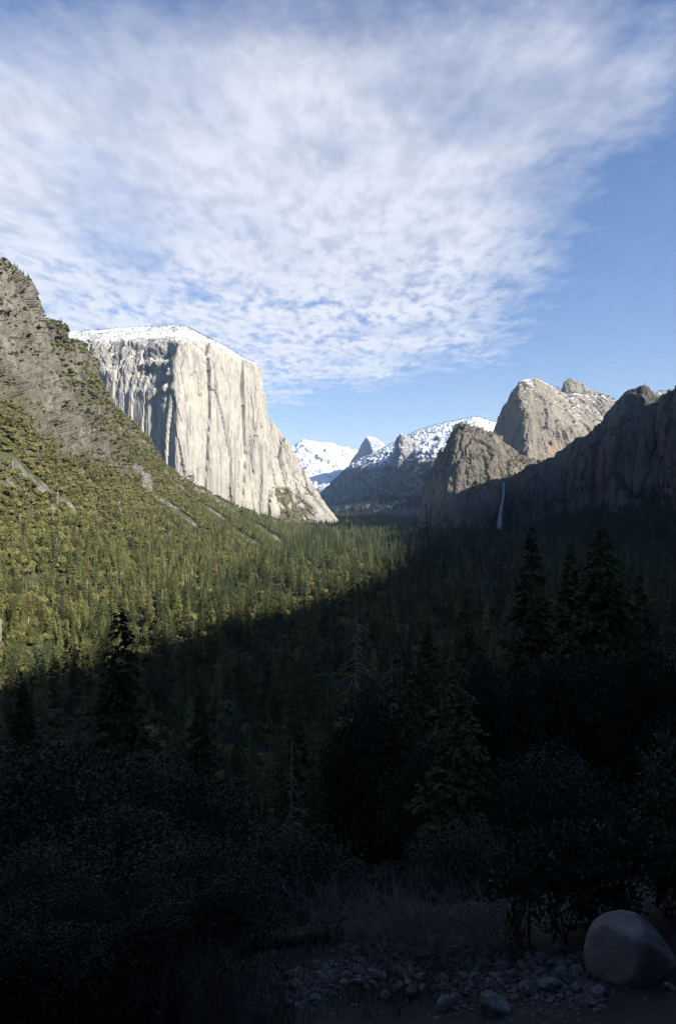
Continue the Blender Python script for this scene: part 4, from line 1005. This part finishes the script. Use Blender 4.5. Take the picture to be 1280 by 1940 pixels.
# ------------------------------------------------------------------ foreground
def leafy_shrub(name, clumps, nleaf, leaf, label, seed):
    """leathery leaves in upright clusters on branching stems"""
    rg = np.random.default_rng(seed); base = clumps[0][0].copy(); gz = float(ground(base[0:1], base[1:2])[0])
    root = np.array([base[0], base[1], gz]); e = empty(name, root)
    a = MB(); V = []
    for c, rad in clumps:
        cr_ = np.array([c[0], c[1], float(ground(c[0:1], c[1:2])[0])])
        for q in range(5):
            d = rg.normal(size=3); d[2] = abs(d[2])*.6; d /= np.linalg.norm(d); tip = c+d*rad*.85
            a.tube(np.array([cr_-root+rg.normal(0, .05, 3)*[1, 1, 0], (cr_*.5+tip*.5)-root+rg.normal(0, .08, 3), tip-root]), [.011, .007, .002], 5)
        n = int(nleaf*rad**2); tips = rg.normal(size=(n//7, 3)); tips /= np.linalg.norm(tips, axis=1)[:, None]; tips[:, 2] = np.where(tips[:, 2] < -.5, -tips[:, 2], tips[:, 2])
        for tpt in tips:
            o = c+tpt*rad*rg.uniform(.55, 1.05)*np.array([1, 1, .9])-root
            for q in range(7):
                ax = tpt*.4+rg.normal(0, .55, 3)+np.array([0, 0, .7]); ax /= np.linalg.norm(ax); sd_ = np.cross(ax, rg.normal(size=3)); sd_ /= np.linalg.norm(sd_)
                nn = np.cross(ax, sd_); L = leaf*rg.uniform(.7, 1.2); b0 = o+rg.normal(0, leaf*.45, 3)
                V.append([b0, b0+ax*L*.5+sd_*L*.27+nn*L*.04, b0+ax*L, b0+ax*L*.5-sd_*L*.27+nn*L*.04])
    obj('stems', a.build('stems', [M['bark']], True), e)
    V = np.array(V); i = np.arange(len(V))*4; b = MB(); b.add(V.reshape(-1, 3), np.concatenate([np.stack([i, i+1, i+2], 1), np.stack([i, i+2, i+3], 1)]))
    obj('leaves', b.build('leaves', [M['leaf']]), e); tag(e, label, 'shrub'); return e
C_ = lambda px, py, d, r: (P(px, py, d), r)
leafy_shrub('leafy_shrub', [C_(1120, 1660, 5.2, .42), C_(985, 1660, 5.0, .30), C_(1050, 1640, 5.3, .36), C_(1180, 1640, 5.3, .40), C_(960, 1700, 5.0, .22), C_(1060, 1720, 5.0, .32), C_(1150, 1740, 4.9, .25)], 8500, .055, 'leathery leaved shrub behind the smooth boulder', 5)
leafy_shrub('leafy_shrub', [C_(1290, 1560, 5.4, .45), C_(1275, 1450, 5.8, .30), C_(1255, 1640, 5.2, .30), C_(1330, 1680, 5.2, .40)], 8500, .055, 'taller leafy shrub rising at the right edge', 6)
leafy_shrub('leafy_shrub', [C_(-28, 1600, 3.6, .10)], 3500, .05, 'lower green leaf sprig poking in at the left edge', 7)
leafy_shrub('leafy_shrub', [C_(-30, 1420, 3.7, .09)], 3500, .05, 'upper green leaf sprig poking in at the left edge', 17)

def stone_mesh(seed, n=3, flat=.62, name='stone', rough=.28):
    import bmesh
    bm = bmesh.new(); bmesh.ops.create_icosphere(bm, subdivisions=n, radius=1.0)
    v = np.array([q.co[:] for q in bm.verts]); f = np.array([[q.index for q in ff.verts] for ff in bm.faces]); bm.free()
    rg = np.random.default_rng(seed)
    for k in range(9):                                          # chop flat facets
        d = rg.normal(size=3); d /= np.linalg.norm(d); h = rg.uniform(.55, .9); s = v@d; v = v-np.maximum(s-h, 0)[:, None]*d*.92
    v = v*(1+rough*.35*fbm(v*1.6+seed*3.1, 3)[:, None]+rough*.08*fbm(v*6+seed, 2)[:, None])*np.array([1, rg.uniform(.7, 1), flat])
    return mesh_np(name, v, f, [M['rock']], False)
STONE = [stone_mesh(40+k, 2, R.uniform(.5, .75)) for k in range(7)]
# smooth boulder at right
def boulder():
    import bmesh
    bm = bmesh.new(); bmesh.ops.create_icosphere(bm, subdivisions=5, radius=1.0)
    v = np.array([q.co[:] for q in bm.verts]); f = np.array([[q.index for q in ff.verts] for ff in bm.faces]); bm.free()
    rg = np.random.default_rng(2)
    for d, h in (((-.85, -.2, .45), .80), ((.55, -.35, .75), .72), ((.2, -.9, .35), .8), ((-.2, .1, .97), .84)):
        d = np.array(d); d /= np.linalg.norm(d); s = v@d; v = v-np.maximum(s-h, 0)[:, None]*d*.75
    v = v*(1+.06*fbm(v*1.3+2, 3)[:, None]+.010*fbm(v*9, 3)[:, None]); return mesh_np('boulder', v, f, [M['boulder']], True)
bp = hit_ground(1205, 1862); bd = bp[1]; print('boulder at', bp)
bo = obj('boulder', boulder(), None, (bp[0]+.07, bp[1]+.22, bp[2]-.01)); bs = 84/F*bd
bo.scale = (bs*1.10, bs*.95, bs*.98); bo.rotation_euler = (0, .12, .3)
tag(bo, 'smooth rounded pale boulder at the lower right corner', 'boulder')
big_st = [(1072, 1856, 17, 'pale angular stone just left of the smooth boulder'), (1040, 1868, 24, 'dark blocky stone left of the pale angular stone'), (935, 1908, 32, 'flat pale stone at the bottom edge in the middle right'),
          (1000, 1872, 22, 'grey stone with cracked top among the rubble'), (1095, 1872, 14, 'narrow stone leaning by the smooth boulder'), (865, 1892, 14, 'small light stone by the grass left of the flat stone'),
          (780, 1876, 19, 'dark stone at the left of the grassy patch'), (990, 1830, 14, 'stone under the overhanging brush'), (942, 1852, 13, 'square stone below the bleached brush'), (1135, 1880, 15, 'small stone at the foot of the smooth boulder'),
          (840, 1905, 18, 'rough stone at the bottom edge left of the flat pale one'), (690, 1828, 13, 'pale stone on the rubble strip near the middle'), (660, 1850, 10, 'grey stone on the lower rubble strip'), (1268, 1870, 11, 'dark stone on the gravel bank at far right')]
for px, py, s, lb in big_st:
    q = hit_ground(px, py+s*.3); sz = s/F*q[1]
    o = obj('stone', STONE[R.randrange(7)], None, (q[0], q[1], q[2]+sz*.28)); o.scale = (sz*1.15, sz, sz*R.uniform(.9, 1.3)); o.rotation_euler = (R.uniform(-.3, .3), R.uniform(-.3, .3), R.random()*6.28)
    tag(o, lb, 'stone')
n_st = 0
for k in range(420):
    t = R.random(); px = 470+t*650; py = 1872-62*min(1, max(0, (px-480)/420))+R.gauss(0, 24) + (20 if px > 850 else 0)
    if py > 1935 or py < 1770: continue
    q = hit_ground(px, py)
    if q[1] > 9: continue
    sz = R.uniform(.018, .055)*(1.25 if R.random() < .2 else 1)
    o = obj('stone', STONE[R.randrange(7)], None, (q[0], q[1], q[2]+sz*.15)); o.scale = (sz*1.2, sz, sz); o.rotation_euler = (R.uniform(-.4, .4), R.uniform(-.4, .4), R.random()*6.28)
    tag(o, 'small grey stone in the rubble strip, '+('by the fallen log' if px < 600 else 'below the heap of bleached brush' if px < 860 else 'under the broken twigs' if px < 980 else 'beside the smooth boulder'), 'stone', 'small stones in the rubble strip'); n_st += 1
    if n_st > 260: break
# gravel
gv = MB(); sv, sf = ico(1.0)
for k in range(5200):
    px = R.uniform(-200, 1400); py = R.uniform(1800, 1990); d = R.uniform(2.2, 7.5); x = (px-640)/F*d; z = float(0)
    s = R.uniform(.004, .013); gv.add(sv*np.array([s*R.uniform(.8, 1.5), s, s*.7])+np.array([x, d, 0]), sf)
V = np.concatenate(gv.v); cen = np.repeat(V.reshape(-1, 12, 3).mean(1), 12, 0); V[:, 2] += ground_near(cen[:, 0], cen[:, 1])
go_ = obj('gravel', mesh_np('gravel', V, np.concatenate(gv.f), [M['rock']], False)); tag(go_, 'fine gravel and grit over the foreground soil', kind='stuff')
rg = np.random.default_rng(61); n_ = 2600; tq = rg.random(n_)
rpx = np.where(rg.random(n_) < .6, 470+tq*520, 820+tq*330); rpy = np.where(rpx < 990, 1880-.24*(rpx-470)+rg.normal(0, 20, n_), 1870+rg.normal(0, 22, n_)); rpy = np.where((rpx > 820) & (rg.random(n_) < .5), 1868+rg.normal(0, 22, n_), rpy)
rq = hit_many(rpx, rpy); rb = MB()
for q in rq:
    s_ = .007+.02*rg.random()**2.2; a_ = sv+rg.normal(0, .22, sv.shape); rb.add(a_*np.array([s_*rg.uniform(.9, 1.6), s_, s_*rg.uniform(.5, .9)])+q, sf)
ru = obj('rubble', rb.build('rubble', [M['rock']])); tag(ru, 'small broken grey stone chips spread over the rubble strip', kind='stuff')
# dry grass
def blades(regions, name, mat, label, seed):
    rg = np.random.default_rng(seed); V = []
    for (pxa, pxb, pya, pyb, n, L) in regions:
        for q in hit_many(rg.uniform(pxa, pxb, n), rg.uniform(pya, pyb, n)):
            a = rg.random()*6.28; l_ = L*rg.uniform(.5, 1.3); ln = rg.normal(0, .45, 2)*l_
            wv = np.array([math.cos(a), math.sin(a), 0])*.0022; m = q+np.array([ln[0]*.35, ln[1]*.35, l_*.6]); t = q+np.array([ln[0], ln[1], l_*.95])
            V.append([q-wv, q+wv, m+wv*.7, m-wv*.7, t])
    V = np.array(V); i = np.arange(len(V))*5; f = np.concatenate([np.stack([i, i+1, i+2], 1), np.stack([i, i+2, i+3], 1), np.stack([i+3, i+2, i+4], 1)])
    o = obj(name, mesh_np(name, V.reshape(-1, 3), f, [mat], False)); return tag(o, label, kind='stuff')
blades([(640, 1000, 1800, 1905, 900, .10), (480, 760, 1850, 1930, 500, .09), (680, 990, 1730, 1830, 1500, .14), (-60, 560, 1820, 1960, 2600, .13), (380, 700, 1780, 1850, 500, .1)], 'grass', M['grass'], 'thin dry grass between the foreground stones', 3)
# bare upright stems at the lower left
def stems_bush(name, label, bases, L, spread, seed, mat, r=.0035, fork=.5):
    rg = np.random.default_rng(seed); a = MB(); c0 = bases[0]; e = empty(name, c0)
    for bq in bases:
        d = rg.normal(0, spread, 2); l_ = L*rg.uniform(.55, 1.15); s = bq-c0
        m = s+np.array([d[0]*.4*l_, d[1]*.4*l_, l_*.55]); t = s+np.array([d[0]*l_, d[1]*l_, l_])
        a.tube([s-np.array([0, 0, .03]), m, t], [r, r*.7, r*.25], 3)
        if rg.random() < fork:
            f = m+np.array([*rg.normal(0, .22, 2), .45])*l_*.6; a.tube([m, f], [r*.6, r*.2], 3)
    tag(obj('stems', a.build('stems', [mat]), e), kind='stuff'); return tag(e, label, 'bush')
rg = np.random.default_rng(9)
stems_bush('bare_bush', 'tuft of bare upright grey stems at the lower left', list(hit_many(rg.normal(290, 110, 620), rg.normal(1930, 26, 620))), .55, .22, 4, M['twig'], .0028)
stems_bush('bare_bush', 'tangle of thin twigs above the fallen log', list(hit_many(rg.normal(570, 45, 90), rg.normal(1795, 14, 90))), .75, .35, 5, M['twig'], .0028)
# bleached brush heap
def twig_pile(name, label, px, py, wpx, hpx_, n, L, seed, lean):
    rg = np.random.default_rng(seed); c0 = hit_fast(px, py); e = empty(name, c0); a = MB()
    for q in hit_many(px+rg.normal(0, wpx, n), py+rg.normal(0, hpx_, n))-c0:
        an = rg.normal(lean, .7); l_ = L*rg.uniform(.4, 1.2); d = np.array([math.cos(an), rg.normal(0, .35), abs(math.sin(an))*.55+.12]); d /= np.linalg.norm(d)
        q[2] += rg.uniform(0, .12); r = rg.uniform(.0018, .005); m = q+d*l_*.5+rg.normal(0, .04, 3); t = q+d*l_+rg.normal(0, .05, 3)+np.array([0, 0, -.05*l_])
        a.tube([q, m, t], [r, r*.7, r*.25], 3)
        for b_ in range(2): a.tube([m, m+(d+rg.normal(0, .6, 3))*l_*.3], [r*.5, r*.15], 3)
    tag(obj('twigs', a.build('twigs', [M['twig']]), e), kind='stuff'); return tag(e, label, 'brush')
twig_pile('brush_heap', 'heap of bleached dry brush lying above the rubble', 835, 1785, 72, 24, 620, .40, 11, 2.6)
twig_pile('brush_heap', 'grey broken twigs by the end of the brush heap', 955, 1785, 28, 16, 110, .32, 12, 2.7)
twig_pile('brush_heap', 'reddish thin twigs in the dark behind the rubble', 700, 1755, 85, 12, 220, .5, 13, 1.6)
# forked bare branch
e = empty('bare_branch', hit_fast(950, 1748)); a = MB(); b0 = np.zeros(3); rg = np.random.default_rng(15); dpt = e.location[1]
def to(px, py, dd=0.0): return P(px, py, dpt+dd)-np.array(e.location)
a.tube([to(952, 1756), to(930, 1715), to(905, 1690), to(882, 1660), to(866, 1628)], [.012, .009, .007, .004, .0015], 5)
for l_ in ([(930, 1715), (940, 1690), (930, 1655)], [(915, 1700), (900, 1668), (897, 1640)], [(905, 1690), (885, 1682), (868, 1668)], [(940, 1735), (905, 1718), (880, 1705)], [(930, 1715), (925, 1680), (915, 1650)], [(882, 1660), (878, 1640), (884, 1625)]):
    a.tube([to(*q, rg.uniform(-.1, .1)*k) for k, q in enumerate(l_)], [.006, .0035, .001], 4)
obj('limbs', a.build('limbs', [M['twig']], True), e); tag(e, 'pale forked bare branch leaning out of the dark shrub', 'branch')
# fallen log
q0 = hit_fast(462, 1806); q1 = hit_fast(650, 1776); e = empty('fallen_log', q0); a = MB()
tt = np.linspace(0, 1, 12)[:, None]; lp = (q1-q0)*tt+np.array([0, 0, .06])+.012*np.sin(tt*9)*np.array([0, 0, 1]); a.tube(lp, np.linspace(.062, .045, 12)*(1+.1*np.sin(np.arange(12)*2.1)), 10)
obj('trunk', a.build('trunk', [M['bark']], True), e)
b = MB()
for k in range(7): s = lp[R.randrange(2, 11)]; b.tube([s, s+np.array([R.uniform(-.1, .1), R.uniform(-.1, .05), R.uniform(.1, .22)])], [.012, .004], 4)
obj('branch_stubs', b.build('branch_stubs', [M['bark']]), e); tag(e, 'fallen log lying in the dark left of the rubble strip', 'log')

# ------------------------------------------------------------------ haze: the valley air
hm = bpy.data.materials.new('valley_haze'); hm.use_nodes = True; t = NT(hm.node_tree); t.n.clear()
pv = t.new('ShaderNodeVolumePrincipled'); pv.inputs['Color'].default_value = (.42, .66, 1.0, 1); pv.inputs['Density'].default_value = 1.7e-5; pv.inputs['Anisotropy'].default_value = .15
ho = t.new('ShaderNodeOutputMaterial'); t.l.new(pv.outputs[0], ho.inputs['Volume'])
x0, x1, y0, y1, z0, z1 = -20000, 20000, -20000, 20000, -232, 1950
hv = np.array([[x, y, z] for x in (x0, x1) for y in (y0, y1) for z in (z0, z1)], float)
hf = np.array([[0, 1, 3, 2], [4, 6, 7, 5], [0, 4, 5, 1], [2, 3, 7, 6], [0, 2, 6, 4], [1, 5, 7, 3]])
hz_ = obj('haze', mesh_np('haze', hv, hf, [hm], False)); tag(hz_, 'thin blue haze filling the valley air', kind='stuff')
cy.volume_step_rate = 10.0; cy.volume_max_steps = 64
